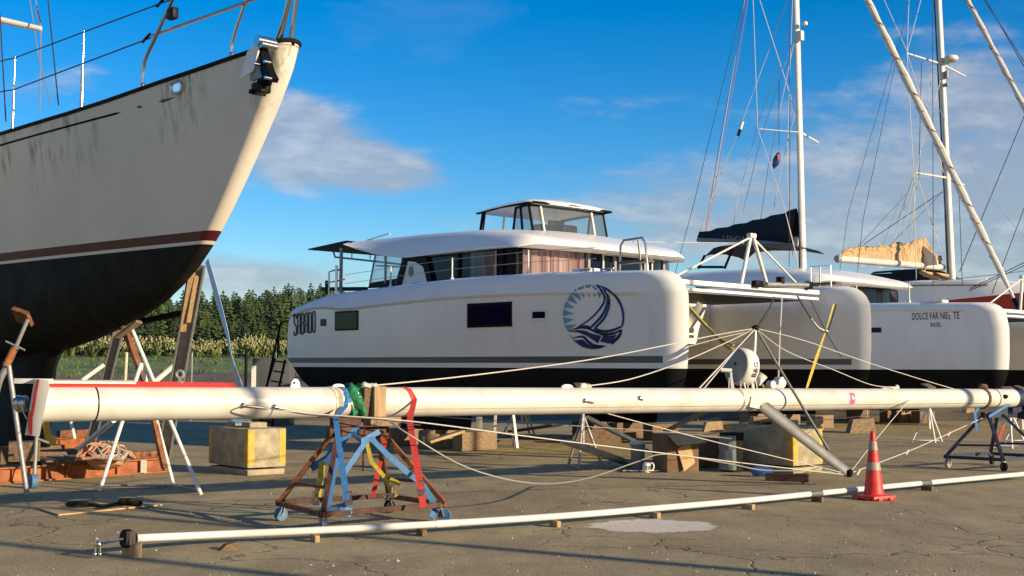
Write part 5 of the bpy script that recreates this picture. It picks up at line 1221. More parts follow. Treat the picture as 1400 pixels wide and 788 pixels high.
def near_trestle():
    t,P,A=trestle('wheeled_trestle','rusty wheeled trestle wrapped in blue and red straps, holding the left part of the mast',CT,((-.75,-.47),(-.86,.80),(.68,.72),(.64,-.43)),(-.30,.26),1.0,[M['rust'],M['rustdark'],M['rust'],M['rustdark']],[M['bluewheel'],M['grey'],M['bluewheel'],M["rubber"]])
    # chocks: timber upright on the camera side and packing under the mast
    g=MB(); g.beam(msurf(505,0)+MN*.045-Vector((0,0,.24)),msurf(505,0)+MN*.045+Vector((0,0,.185)),.155,.075,up=MN,bev=.006); single(g,'timber_chock',M['wood'],'upright pale timber chock strapped against the mast above the rusty trestle','timber')
    g=MB(); g.beam(ma(492)+MN*.09-Vector((0,0,.22)),ma(492)+MN*.14+Vector((0,0,.17)),.10,.14,up=MN); single(g,'timber_chock',M['wooddark'],'dark timber chock behind the upright pale one on the mast','timber')
    g=MB(); c=Vector((CT.x,CT.y,0))+MU*.02+MN*.10+Vector((0,0,1.115)); g.beam(c-MU*.0+MU*.02,c+MU*.42,.18,.10,bev=.006); single(g,'packing_block',M['woodx'],'pale timber packing block lying on the rusty trestle below the mast','timber')
    g=MB(); g.beam(c-MU*.38-MN*.05,c-MU*.05-MN*.1,.14,.10); single(g,'packing_block',M['rustdark'],'dark timber packing block on the left end of the rusty trestle','timber')
    S='straps tying the mast to the rusty trestle'
    def strap(name,m,label,segs,hoops=(),w=.055,extra=None):
        g=MB()
        for h in hoops: hoop(g,*h)
        for s in segs: ribbon(g,s[0],s[1] if len(s)>1 else w)
        if extra: extra(g)
        return single(g,name,m,label,'strap',S)
    strap('ratchet_strap',M['strapw'],'pale lettered strap looped over the mast left of the green cloth',[([msurf(452,60)+MN*.01,msurf(453,20)+MN*.015,msurf(454,-25)+MN*.03,W(454,571,13.5)],.10)],[(452,.085,.177,-60,200,.03)])
    tx=MB(); a=msurf(453,20)+MN*.02
    strap('ratchet_strap',M['blue'],'bright blue strap from over the mast down to the near corner of the rusty trestle',[([msurf(462,40)+MN*.012,msurf(461,-10)+MN*.02,W(459,572,13.45),W(464,612,13.2),W(471,660,12.95),W(474,692,12.85)],[.07,.07,.06,.06,.068,.068])],[(463,.06,.178,0,200,.04)])
    strap('ratchet_strap',M['blue'],'blue strap crossing behind from the trestle top to its left leg',[([W(492,577,13.8),W(470,600,13.7),W(447,628,13.7),W(425,640,13.8)],.09)])
    strap('ratchet_strap',M['blue'],'narrow dark blue strap hanging inside the left side of the trestle',[([W(466,612,13.6),W(456,650,13.5),W(449,690,13.3)],.06)])
    strap('ratchet_strap',M['paleblue'],'faded blue strap draped over the trestle top like an inverted V',[([W(470,648,13.1),W(488,622,13.2),W(503,600,13.28),W(508,600,13.28),W(530,622,13.3),W(556,645,13.4),W(577,662,13.5)],[.055,.055,.055,.055,.06,.065,.055])])
    strap('ratchet_strap',M['paleblue'],'short faded blue strap sagging below the packing block',[([W(482,592,13.5),W(494,604,13.4),W(519,590,13.5)],.06)])
    strap('ratchet_strap',M['paleblue'],'faded blue strap bundled round the far right wheel of the rusty trestle',[([W(578,662,13.5),W(590,682,13.6),W(596,696,13.7),W(590,708,13.6)],[.055,.07,.08,.06])])
    g=MB(); rg=random.Random(4)
    for i in range(9): ribbon(g,[W(452+rg.uniform(-6,6),700+rg.uniform(-4,4),12.9),W(468+rg.uniform(-4,4),696+rg.uniform(-6,3),12.85),W(476+rg.uniform(-3,6),702+rg.uniform(-3,3),12.9)],.06)
    single(g,'strap_bundle',M['paleblue'],'loose coil of faded blue webbing on the near corner of the trestle','strap',S)
    strap('ratchet_strap',M['red'],'red strap from over the mast down to the right corner of the rusty trestle',[([msurf(552,60)+MN*.01,msurf(555,10)+MN*.02,W(560,575,13.9),W(566,612,13.6),W(573,655,13.3),W(579,694,13.15)],[.06,.07,.07,.075,.08,.07])],[(549,.05,.177,-90,200,.05)])
    strap('ratchet_strap',M['red'],'short red strap hanging inside the rusty trestle to its back beam',[([W(528,575,14.3),W(527,600,14.2),W(518,640,14.3),W(513,664,14.3),W(510,680,14.35)],.055)])
    strap('ratchet_strap',M['maroon'],'dark red cord hanging from the packing block',[([W(499,575,13.5),W(497,610,13.5),W(496,645,13.5)],.018)])
    strap('ratchet_strap',M['strapy'],'pale striped strap end hanging inside the left legs of the trestle',[([W(441,632,13.7),W(438,655,13.6),W(434,680,13.5)],.075)])
    g=MB(); ribbon(g,[W(500,600,13.6),W(508,632,13.6),W(524,650,13.6),W(534,668,13.7),W(542,679,13.8)],.045); ribbon(g,[W(532,655,13.6),W(541,659,13.6),W(547,663,13.6)],.05); single(g,'ratchet_strap',M['strapy'],'olive strap end trailing to the back corner of the rusty trestle','strap',S)
    for px,py,z,lab in ((477,688,12.82,'steel ratchet buckle at the foot of the bright blue strap'),(576,673,13.2,'steel ratchet buckle low on the long red strap'),(432,688,13.4,'steel ratchet buckle on the striped strap end'),(535,678,13.7,'steel ratchet buckle by the back wheel of the trestle')):
        g=MB(); c=W(px,py,z); g.box(c,(.07,.03,.05)); g.cyl(c+Vector((-.05,-.02,.02)),c+Vector((.05,-.02,.02)),.012); g.beam(c+Vector((-.03,-.02,.0)),c+Vector((-.03,-.03,.12)),.02,.008); g.beam(c+Vector((.03,-.02,.0)),c+Vector((.03,-.03,.12)),.02,.008); g.cyl(c+Vector((-.035,-.03,.12)),c+Vector((.035,-.03,.12)),.01); single(g,'ratchet_buckle',M['steel'],lab,'buckle','ratchet buckles on the straps')
    # green cloth padding round the mast
    g=MB(); rows=[]; rg=random.Random(8); c=ma(480); n=30
    for i in range(n+1):
        a=R(lerp(-75,150,i/n)); d=MN*math.cos(a)+Vector((0,0,1))*math.sin(a); row=[]
        for j in range(9):
            w=(j/8-.5)*lerp(.20,.16,i/n); r=.182+.022*math.sin(j*.9+i*.28+1.5*math.sin(i*.13))+.012*rg.uniform(-1,1)+(.015 if j in(0,8) else .02); row.append(c+MU*(w+.03*math.sin(i*.35))+d*r)
        rows.append(row)
    g.grid(rows); single(g,'green_cloth',M['green'],'crumpled green cloth wrapped round the mast under the straps','cloth')
near_trestle()
def far_trestle():
    C=ma(1357); C.z=0
    t,P,A=trestle('wheeled_trestle','blue painted wheeled trestle holding the far right end of the mast',C,((-.75,-.45),(-.62,.55),(.6,.6),(.6,-.45)),(-.22,.22),.93,[M['bluepaint']],[M['galv'],M['rubber'],M['rubber'],M["rubber"]])
    S='lashings at the mast head'
    g=MB(); hoop(g,1342,.05,.17,th=.02); g.blob(msurf(1342,80)+Vector((0,0,.03)),(.09,.07,.05),rough=.3,seed=2); single(g,'rope_lashing',M['wooddark'],'dark rope knot tied round the mast above the blue trestle','lashing',S)
    g=MB(); ribbon(g,[msurf(1343,40)+MN*.02,W(1340,553,21.4),W(1333,566,21.3),W(1336,590,21.2)],.05); ribbon(g,[W(1352,570,21.2),W(1375,556,21.6),W(1388,548,21.9)],.04); single(g,'ratchet_strap',M['blue'],'blue strap tying the mast head to the blue trestle','strap',S)
    g=MB(); ribbon(g,[W(1372,583,21.5),W(1366,600,21.5),W(1361,608,21.5)],.05); single(g,'ratchet_strap',M['red'],'short red strap on the blue trestle','strap',S)
    g=MB(); g.grid([[W(1378+j*7,533+i*8+2*math.sin(i*2+j),22.15+.06*math.sin(i+j*1.7)) for j in range(6)] for i in range(6)]); g.build; single(g,'blue_tarpaulin',M['bluepaint'],'dark blue tarpaulin scrap over the mast head','tarpaulin')
far_trestle()
# ---------------------------------------------------------------- the long aluminium spar on the ground
SPX=[(178,736.5),(300,731),(430,725.5),(575,718),(757,706.5),(893,695.5),(1020,684.5),(1115,675),(1265,660.5),(1420,646.5)]
def spar():
    Zs=[G(px,py,.165).y for px,py in SPX]
    pts=[G(px,py,max(.105,.165-.0005*(px-178))) for px,py in SPX]
    t=thing('aluminium_spar','long thin white spar lying on small timber blocks across the foreground','spar',(pts[0].x,pts[0].y,0))
    P=curve(pts,5); m=MB(); m.tube(P,.036,16); m.build('tube',M['spar'],t,world=True)
    d=(pts[1]-pts[0]).normalized(); e=pts[0]
    g=MB(); g.cyl(e-d*.06,e-d*.01,.085,n=18); g.cyl(e-d*.02,e+d*.05,.05); g.build('end_wheel',M['rubber'],t,world=True)
    q=G(134,744,.13); g=MB(); g.tube([e-d*.06,W(150,741,11.1),q],.012); g.build('end_rod',M['steel'],t,world=True)
    g=MB(); g.blob(q,(.03,.025,.025),rough=.05); g.cyl(q+Vector((-.02,0,0)),q+Vector((-.025,0,-.10)),.012); g.cyl(q+Vector((.02,0,0)),q+Vector((.02,0,-.10)),.012); g.blob(q+Vector((-.025,0,-.09)),(.018,.018,.02),rough=.05); g.blob(q+Vector((.02,0,-.09)),(.018,.018,.02),rough=.05); g.build('end_toggle',M['steel'],t,world=True)
    for px in (615,1110,1262):
        b=[p for p in P]; c=min(P,key=lambda p:abs((700+F*p.x/p.y)-px)); i=P.index(c); dd=(P[min(i+1,len(P)-1)]-P[i-1]).normalized(); g=MB(); g.cyl(c-dd*.12,c+dd*.12,.040,n=16); g.build('joint_sleeve',M['alu'] if px>1000 else M['spar'],t,world=True)
    rg=random.Random(6)
    labs={178:'taller timber block under the left end of the long white spar',437:'grey timber block under the spar in front of the rusty trestle',575:'small timber block under the spar just right of the rusty trestle',757:'small yellow timber block under the spar left of the cement smear',893:'small yellow timber block under the spar above the cement smear',1020:'small pale timber block under the spar below the low spreader',1115:'dark timber block under the spar left of the cone',1265:'timber block under the spar right of the cone'}
    for px,lab in labs.items():
        c=min(P,key=lambda p:abs((700+F*p.x/p.y)-px)); i=P.index(c); dd=(P[min(i+1,len(P)-1)]-P[max(i-1,0)]).normalized(); nn=Vector((-dd.y,dd.x,0)).normalized()
        h=c.z-.038; L_=.13 if px==178 else .09; g=MB(); rot=Matrix.Rotation(math.atan2(dd.y,dd.x)+rg.uniform(-.15,.15),3,'Z'); 
        w=.17
        g.box(Vector((c.x,c.y,h/2))-nn*.03,(.05 if px!=178 else .085,w,h),rot,bev=.004)
        if px==178: g.box(Vector((c.x,c.y,h+.05))-dd*.035-nn*.06,(.06,.05,.12),rot)
        single(g,'timber_block',M['wood'] if px in(178,437,757,893,1020) else M['wooddark'],lab,'timber block','timber blocks under the long spar')
    g=MB(); c=G(312,752,.0); rot=Matrix.Rotation(.5,3,'Z'); g.prism([(-.09,0),(.10,0),(.07,.075),(-.03,.055)],lambda a,b,d:c+rot@Vector((a,d,b)),-.05,.05); single(g,'timber_offcut',M['wooddark'],'wedge of scrap timber lying alone on the asphalt near the left foreground','timber')
spar()
# ---------------------------------------------------------------- traffic cone
def cone():
    b=G(1195,683); t=thing('traffic_cone','tall red traffic cone with two grubby reflective bands','traffic cone',(b.x,b.y,0),.5)
    g=MB(); g.box((0,0,.035),(.40,.40,.05),bev=.018)
    for i in range(4):
        for s in(-1,1):
            a=Matrix.Rotation(i*math.pi/2,3,'Z'); g.box(a@Vector((.19,.10*s,.018)),(.07,.07,.036),a,bev=.008)
    g.build('base',M['conered'],t)
    prof=lambda z: interp([(.05,.150),(.09,.128),(.88,.030)],z)
    g=MB(); zs=[.055,.07,.09,.2,.385,.49,.645,.765,.86,.885,.89]
    g.lathe([(prof(.055)+.03,.055)]+[(prof(z),z) for z in zs[1:]]+[(.022,.90),(.018,.87),(.016,.8)],36,cap=False); g.build('body',M['conered'],t,angle=30)
    for z0,z1 in ((.385,.49),(.645,.765)):
        g=MB(); g.lathe([(prof(z0),z0),(prof(z0)+.005,z0+.004),(prof(z1)+.005,z1-.004),(prof(z1),z1)],36,cap=False); g.build('reflective_band',M['refl'],t)
cone()
# ---------------------------------------------------------------- concrete ballast blocks with yellow edge stripes
def cblock(corner,d,L_,w,h,label,top=None):
    """corner = nearest bottom corner; d = direction of the long side going away"""
    d=Vector(d).normalized(); n=Vector((d.y,-d.x,0)); 
    c=corner+d*L_/2+n*w/2
    t=thing('concrete_block',label,'concrete block',(c.x,c.y,0),math.atan2(d.y,d.x))
    g=MB(); g.box((0,0,h/2+.06),(L_,w,h-.12),bev=.03); g.box((0,0,.045),(L_-.04,w-.03,.09),bev=.01); g.build('block',M['conc'],t)
    g=MB()
    for k in(-1,1): g.box((-.0+k*L_*.18,0,h+.045),(.32,.32,.09),bev=.02)
    g.build('lifting_nub',M['conc'],t)
    g=MB(); e=.003
    for sy in(-1,1):
        for sx in(-1,1):
            g=MB(); X,Y=sx*(L_/2+.002),sy*(w/2+.002); z0,z1=h*.5+.07-h*.37,h*.5+.07+h*.37
            g.grid([[(X-sx*.12,Y,z),(X-sx*.03,Y,z),(X-sx*.009,Y-sy*.009,z),(X,Y-sy*.03,z),(X,Y-sy*.12,z)] for z in (z0,z1)]); g.build('edge_stripe',M['yellow'],t,smooth=False)
    return t,c
def near_blocks():
    t,c=cblock(G(338,651),(-.62,.78,0),1.5,.70,.76,'concrete block with yellow stripes standing alone under the left part of the mast')
    g=MB(); p=c+Vector((-.10,-.1,.85)); rg=random.Random(3)
    for i in range(5): ribbon(g,[p+Vector((rg.uniform(-.1,.1),-.1,.0)),p+Vector((rg.uniform(-.1,.1),-.1,.05)),p+Vector((rg.uniform(-.08,.12),0,.12)),p+Vector((rg.uniform(0,.2),0,.05))],.07)
    single(g,'strap_bundle',M['paleblue'],'scrap of pale blue webbing on the lone concrete block','strap')
    t,c=cblock(G(1085,648),(-.62,.78,0),1.5,.80,.78,'stained concrete block with yellow stripes behind the low spreader')
    g=MB(); g.box(c+Vector((-.1,.1,.87)),(.5,.34,.09),bev=.01); single(g,'timber_block',M['wood'],'pale timber block on top of the stained concrete block','timber block')
near_blocks()
# ---------------------------------------------------------------- jack stands
def jack(loc,h,sp,rot,label,ms,pad=True,group='boat stands',lean=(0,0),cat='boat stand'):
    t=thing('jack_stand',label,cat,loc,rot,group)
    for k in range(3):
        a=6.2832*k/3; f=Vector((sp*math.cos(a),sp*math.sin(a),.02)); g=MB(); g.cyl((.03*math.cos(a),.03*math.sin(a),h*.62),f,.024); g.build('leg',ms[k%len(ms)],t)
    g=MB()
    F_=[Vector((sp*math.cos(6.2832*k/3),sp*math.sin(6.2832*k/3),.05)) for k in range(3)]
    for k in range(2): g.cyl(F_[k],F_[k+1],.016)
    g.build('base_bar',ms[0],t)
    g=MB(); g.cyl((0,0,h*.25),(lean[0]*.6,lean[1]*.6,h*.82),.036); g.cyl((lean[0]*.6,lean[1]*.6,h*.8),(lean[0],lean[1],h),.022); g.build('post',ms[0],t)
    g=MB(); g.cyl((lean[0]*.6-.12,lean[1]*.6,h*.82),(lean[0]*.6+.12,lean[1]*.6,h*.82),.012); g.build('screw_handle',M['galv'],t)
    if pad: g=MB(); g.box((lean[0],lean[1],h+.02),(.26,.26,.04),Matrix.Rotation(.35,3,'X'),bev=.008); g.build('pad',M['wooddark'],t)
    return t
def stands():
    jack(G(797,641),1.42,.36,.25,'grey jack stand behind the middle of the mast near the bucket',[M['galv']])
    jack(G(1271,606),1.35,.42,.5,'pale jack stand behind the mast right of the cone',[M['spar']])
    jack(G(714,598),1.55,.55,.9,'cluster jack stand behind the stepladder under the near catamaran',[M['spar']])
    jack(G(1382,614),1.3,.40,.2,'white jack stand beyond the blue trestle',[M['spar']])
    jack(G(1398,606),1.3,.40,.7,'pale jack stand at the right edge of the picture',[M['spar']])
    # stand under the big bow: explicit feet
    t=thing('jack_stand','white tube jack stand with a rusty strut under the big bow','boat stand',G(230,668),0,'boat stands')
    ap=W(178,449,17.9); hub=W(193,497,17.6)
    for px,py,m in ((136,672,M['spar']),(275,677,M['spar']),(238,666,M['spar'])):
        g=MB(); g.cyl(W(181,452,17.85) if px==275 else hub,G(px,py,.0),.030,.028); g.build('leg',m,t,world=True)
    g=MB(); g.cyl(G(142,664,.05),G(236,664,.05),.018); g.cyl(G(238,664,.05),G(270,670,.05),.018); g.build('base_bar',M['galv'],t,world=True)
    g=MB(); g.beam(W(169,447,18.0),W(199,524,17.8),.11,.05); g.beam(W(199,524,17.8),G(225,640,.3),.09,.05); g.build('post',M['rust'],t,world=True)
    g=MB(); g.beam(W(159,461,17.7),W(190,440,17.7),.30,.045); g.build('pad',M['woodx'],t,world=True)
    # stand under the far left of the hull
    t=thing('jack_stand','orange headed jack stand leaning under the dark bottom at the left edge','boat stand',G(37,677),0,'boat stands')
    g=MB(); g.cyl(W(38,437,16.9),W(22,474,16.9),.028); g.cyl(W(22,474,16.9),W(-4,528,16.9),.045); g.build('post',M['galv'],t,world=True)
    g=MB(); g.cyl(W(20,476,16.85),W(8,500,16.85),.05); g.build('orange_sleeve',M['orange'],t,world=True)
    g=MB(); g.cyl(W(12,500,16.7),G(37,677,0),.035); g.cyl(W(4,508,16.9),G(-40,668,0),.035); g.build('leg',M['galv'],t,world=True)
    g=MB(); g.box(W(31,433,17.05),(.26,.26,.06),Matrix.Rotation(-.7,3,'X')@Matrix.Rotation(.4,3,'Y')); g.build('pad',M['rust'],t,world=True)
    g=MB(); g.cyl(W(8,467,16.8),W(34,479,16.8),.014); g.build('screw_handle',M['galv'],t,world=True)
    # trolley jockey wheel under the mast foot
    t=thing('jockey_wheel','steel strut with a faded blue wheel standing below the foot of the mast','jockey wheel',G(45,668))
    ft=G(45,668); g=MB(); top=W(50,594,ft.y); g.cyl(W(47,650,ft.y),top,.028); g.cyl(W(46.5,650,ft.y),W(45.5,656,ft.y)+Vector((0,-.02,0)),.05,.04); g.build('strut',M['galv'],t,world=True)
    g=MB(); c=Vector((ft.x,ft.y,.105)); g.cyl(c-Vector((.035,.032,0)),c+Vector((.035,.032,0)),.108,n=24); g.build('wheel',M['bluewheel'],t,world=True)
    g=MB(); g.beam(top+Vector((0,0,-.06)),W(66,600,ft.y+.3)+Vector((0,0,-.06)),.03,.03); g.beam(top+Vector((0,0,-.02)),top+Vector((-.05,0,.42)),.05,.05); g.build('strut_arm',M['galv'],t,world=True)
stands()
# ---------------------------------------------------------------- orange steel cradle under the big bow
def cradle():
    t=thing('steel_cradle','orange brown steel beam cradle with tall grey posts under the big bow','boat cradle',G(130,640))
    def ibeam(p,q,h,w,m,name='beam'):
        p,q=Vector(p),Vector(q); g=MB(); g.beam(p+Vector((0,0,h/2)),q+Vector((0,0,h/2)),.015,h-.03,up=(0,0,1)) if False else None
        d=(q-p).normalized(); n=Vector((-d.y,d.x,0)); L_=(q-p).length; rot=Matrix((d,n,Vector((0,0,1)))).transposed(); c=(p+q)/2
        g.box(c+Vector((0,0,h/2)),(L_,.03,h-.04),rot); g.box(c+Vector((0,0,h-.01)),(L_,w,.022),rot); g.box(c+Vector((0,0,.011)),(L_,w,.022),rot)
        k=int(L_/.9)
        for i in range(k+1): g.box(p+d*(.25+i*.9)+Vector((0,0,h/2)),(.015,w-.02,h-.05),rot) if i*.9+.25<L_ else None
        return g.build(name,m,t,world=True)
    a=G(-90,668); b=G(228,645); ibeam(a,b,.24,.16,M['orange'])
    a2=G(-60,628); b2=G(120,612); ibeam(a2,b2,.26,.16,M['orange'])
    d=(b-a).normalized()
    for u,px,py in ((.42,78,612),(.8,150,610)):
        p=a.lerp(b,u); ibeam(p+Vector((-.1,.1,.02)),G(px-20,py),.2,.12,M['rustdark'],'cross_beam')
    g=MB(); c=b-d*.45+Vector((0,.0,.245)); rot=Matrix.Rotation(math.atan2(d.y,d.x),3,'Z'); g.box(c+Vector((0,.05,.06)),(.68,.18,.12),rot); 
    for i in range(4): g.cyl(c+rot@Vector((-.25+.16*i,-.085,.06)),c+rot@Vector((-.25+.16*i,-.05,.06)),.012)
    g.build('end_plate',M['rust'],t,world=True)
    g=MB(); c=b2-d*.4+Vector((0,0,.265)); g.box(c+Vector((0,.05,.07)),(.7,.18,.14),rot); g.build('end_plate',M['rust'],t,world=True)
    g=MB(); g.beam(b-d*.5+Vector((.07,-.10,.02)),b-d*.5+Vector((.07,-.10,.23)),.03,.09); g.build('stiffener',M['spar'],t,world=True)
    # bow post: galvanised channel with timber facing
    f=G(221,644,.0); top=W(272,362,19.0); 
    def channel(p,q,w,dp,name,m):
        p,q=Vector(p),Vector(q); z=(q-p).normalized(); x=Vector((1,0,0)); x=(x-z*x.dot(z)).normalized(); y=z.cross(x); rot=Matrix((x,y,z)).transposed(); c=(p+q)/2; L_=(q-p).length; g=MB()
        g.box(c,(w,.02,L_),rot)
        for s in(-1,1): g.box(c+x*(w/2-.01)*s-y*dp/2,(.02,dp,L_),rot)
        return g.build(name,m,t,world=True)
    channel(f,top,.22,.12,'post',M['galv'])
    g=MB(); g.beam(W(262,372,18.75),W(249,452,19.2),.10,.09); g.beam(W(268,378,18.8),W(257,440,19.1),.07,.07); g.build('post_timber',M['wood'],t,world=True)
    channel(G(118,632,.0),W(163,452,21.6),.17,.10,'post',M['galv'])
    g=MB(); g.beam(W(246,429,19.4),W(188,441,20.6),.09,.09); g.build('post_strut',M['rubber'],t,world=True)
    g=MB(); g.tube([G(92,627,.12),W(155,575,20.),W(185,545,20.4),W(238,500,20.6)],.045); g.build('brace_tube',M['spar'],t,world=True)
    g=MB(); g.cyl(W(110,522,21.),W(142,499,21.2),.04); g.build('brace_tube',M['spar'],t,world=True); g=MB(); g.cyl(W(97,577,21.),W(102,600,21.),.03); g.build('brace_tube',M['spar'],t,world=True)
    g=MB(); g.cyl(W(173,482,21.4),W(169,560,21.6),.03); g.build('pale_tube',M['strapw'],t,world=True)
    # timber under the keel
    k=MB(); fdir=Vector((math.cos(-R(AH)),math.sin(-R(AH)),0)); kc=AB-fdir*8.6; rotk=Matrix.Rotation(-R(AH),3,'Z')
    for i in (-1.4,0,1.5): k.box(kc+fdir*i+Vector((0,0,.16)),(.4,1.2,.32),rotk,bev=.01)
    single(k,'keel_blocking',M['wooddark'],'dark timber blocking under the keel of the big yacht','timber')
    # things lying on the cradle
    g=MB(); c=G(118,636,.22); r45=Matrix.Rotation(.6,3,'Z')
    for i in range(5): g.box(c+r45@Vector((-.55+.27*i,.4,.09)),(.2,1.15,.03),r45)
    for i in (0,.4,.8): g.box(c+r45@Vector((0,i,.04)),(1.35,.08,.07),r45)
    single(g,'pallet',M['wooddark'],'broken timber pallet on the orange cradle','pallet')
    g=MB(); rg=random.Random(12); pc=G(143,620,.42)
    for i in range(46):
        pts=[]; a=rg.uniform(0,6.28); x,y=rg.uniform(-.27,.27),rg.uniform(-.18,.18)
        for k in range(9):
            a+=rg.uniform(-1.2,1.2); x=max(-.34,min(.37,x+.14*math.cos(a))); y=max(-.3,min(.3,y+.12*math.sin(a))); h=.34*max(0,1-(x/.5)**2)*max(0,1-(y/.36)**2); pts.append(pc+Vector((x,y,h*rg.uniform(.55,1.0)-.12)))
        g.tube(curve(pts,3),.017,6,mi=i%2)
    g.blob(pc+Vector((0,0,-.08)),(.30,.2,.17),rough=.12,seed=2,mi=1); single(g,'rope_pile',[mat('faded_white_rope',(.45,.38,.29),.85,var=.25,scale=30),M['ropepile']],'heap of orange and white rope on the broken pallet','rope')
    g=MB(); ribbon(g,[W(63,577,18.9),W(65,592,18.9),W(69,602,18.85),W(77,604,18.8)],[.09,.12,.14,.08]); ribbon(g,[W(61,580,18.9),W(64,604,18.9)],.06); single(g,'yellow_strap',M['yellow'],'yellow strap hanging beside the mast foot over the cradle','strap')
    g=MB(); c=W(33,617,18.6); g.box(c,(.45,.4,.30),Matrix.Rotation(.4,3,'Z'),bev=.02); single(g,'timber_block',M['wooddark'],'squarish timber block on the cradle behind the jockey wheel','timber block')
    rg=random.Random(2)
    for i,(px,py,lb) in enumerate(((12,659,'thin timber shim under the orange beam at the left edge'),(60,655,'thin timber shim under the orange beam beside the jockey wheel'),(120,650,'thin timber shim under the middle of the orange beam'),(205,646,'thin timber shim under the right end of the orange beam'))): g=MB(); c=G(px,py); g.box(c+Vector((0,.05,.012)),(rg.uniform(.3,.7),.12,.02),Matrix.Rotation(.6+rg.uniform(-.2,.2),3,'Z')); single(g,'timber_shim',M['ply'],lb,'timber shim','timber shims under the orange beam')
cradle()
def strap_bow():
    g=MB(); ribbon(g,[W(283,356,17.6),W(298,410,16.4),W(311,458,15.4),W(316,486,14.6),W(321,505,14.2),W(329,530,13.4)],[.085,.095,.06,.03,.05,.09],nrm=(-.35,-1,.0)); single(g,'webbing_strap',M['palestrap'],'pale blue webbing strap stretched from the big bow down to the mast','strap')
    g=MB(); ribbon(g,[W(320.5,503,14.18),W(324,515,13.8),W(329,531,13.37)],[.05,.06,.09],nrm=(-.2,-1,.1)); single(g,'strap_end',M['strapw'],'cream end of the bow strap where it meets the mast','strap')
strap_bow()
# plywood with a black tool
def ply():
    q=[G(53,697),G(80,706),G(222,692),G(150,684)]; g=MB(); g.add([p+Vector((0,0,.006)) for p in q]+[p+Vector((0,0,.022)) for p in q],[(4,5,6,7),(3,2,1,0),(0,1,5,4),(1,2,6,5),(2,3,7,6),(3,0,4,7)])
    single(g,'plywood_sheet',M['ply'],'worn plywood offcut lying flat on the asphalt at the left','plywood',smooth=False)
    b=lambda px,py,z=.06:G(px,py,z)
    g=MB(); g.tube(curve([b(98,691,.07),b(105,688,.10),b(120,690,.07),b(140,692,.06),b(160,689,.07),b(178,686,.08),b(193,688,.06)],4),.035,8,sy=.6); g.blob(b(106,690,.05),(.15,.06,.05),rough=.22); g.blob(b(120,691,.04),(.12,.06,.04),rough=.25,seed=5); g.blob(b(172,687,.06),(.10,.05,.05),rough=.3); g.tube([b(166,688,.06),b(173,684,.16),b(177,683,.17),b(182,686,.08)],.018); g.blob(b(187,689,.05),(.07,.05,.04),rough=.2)
    single(g,'black_fitting',M['rubber'],'black rubber covered fitting lying on the plywood','fitting')
ply()
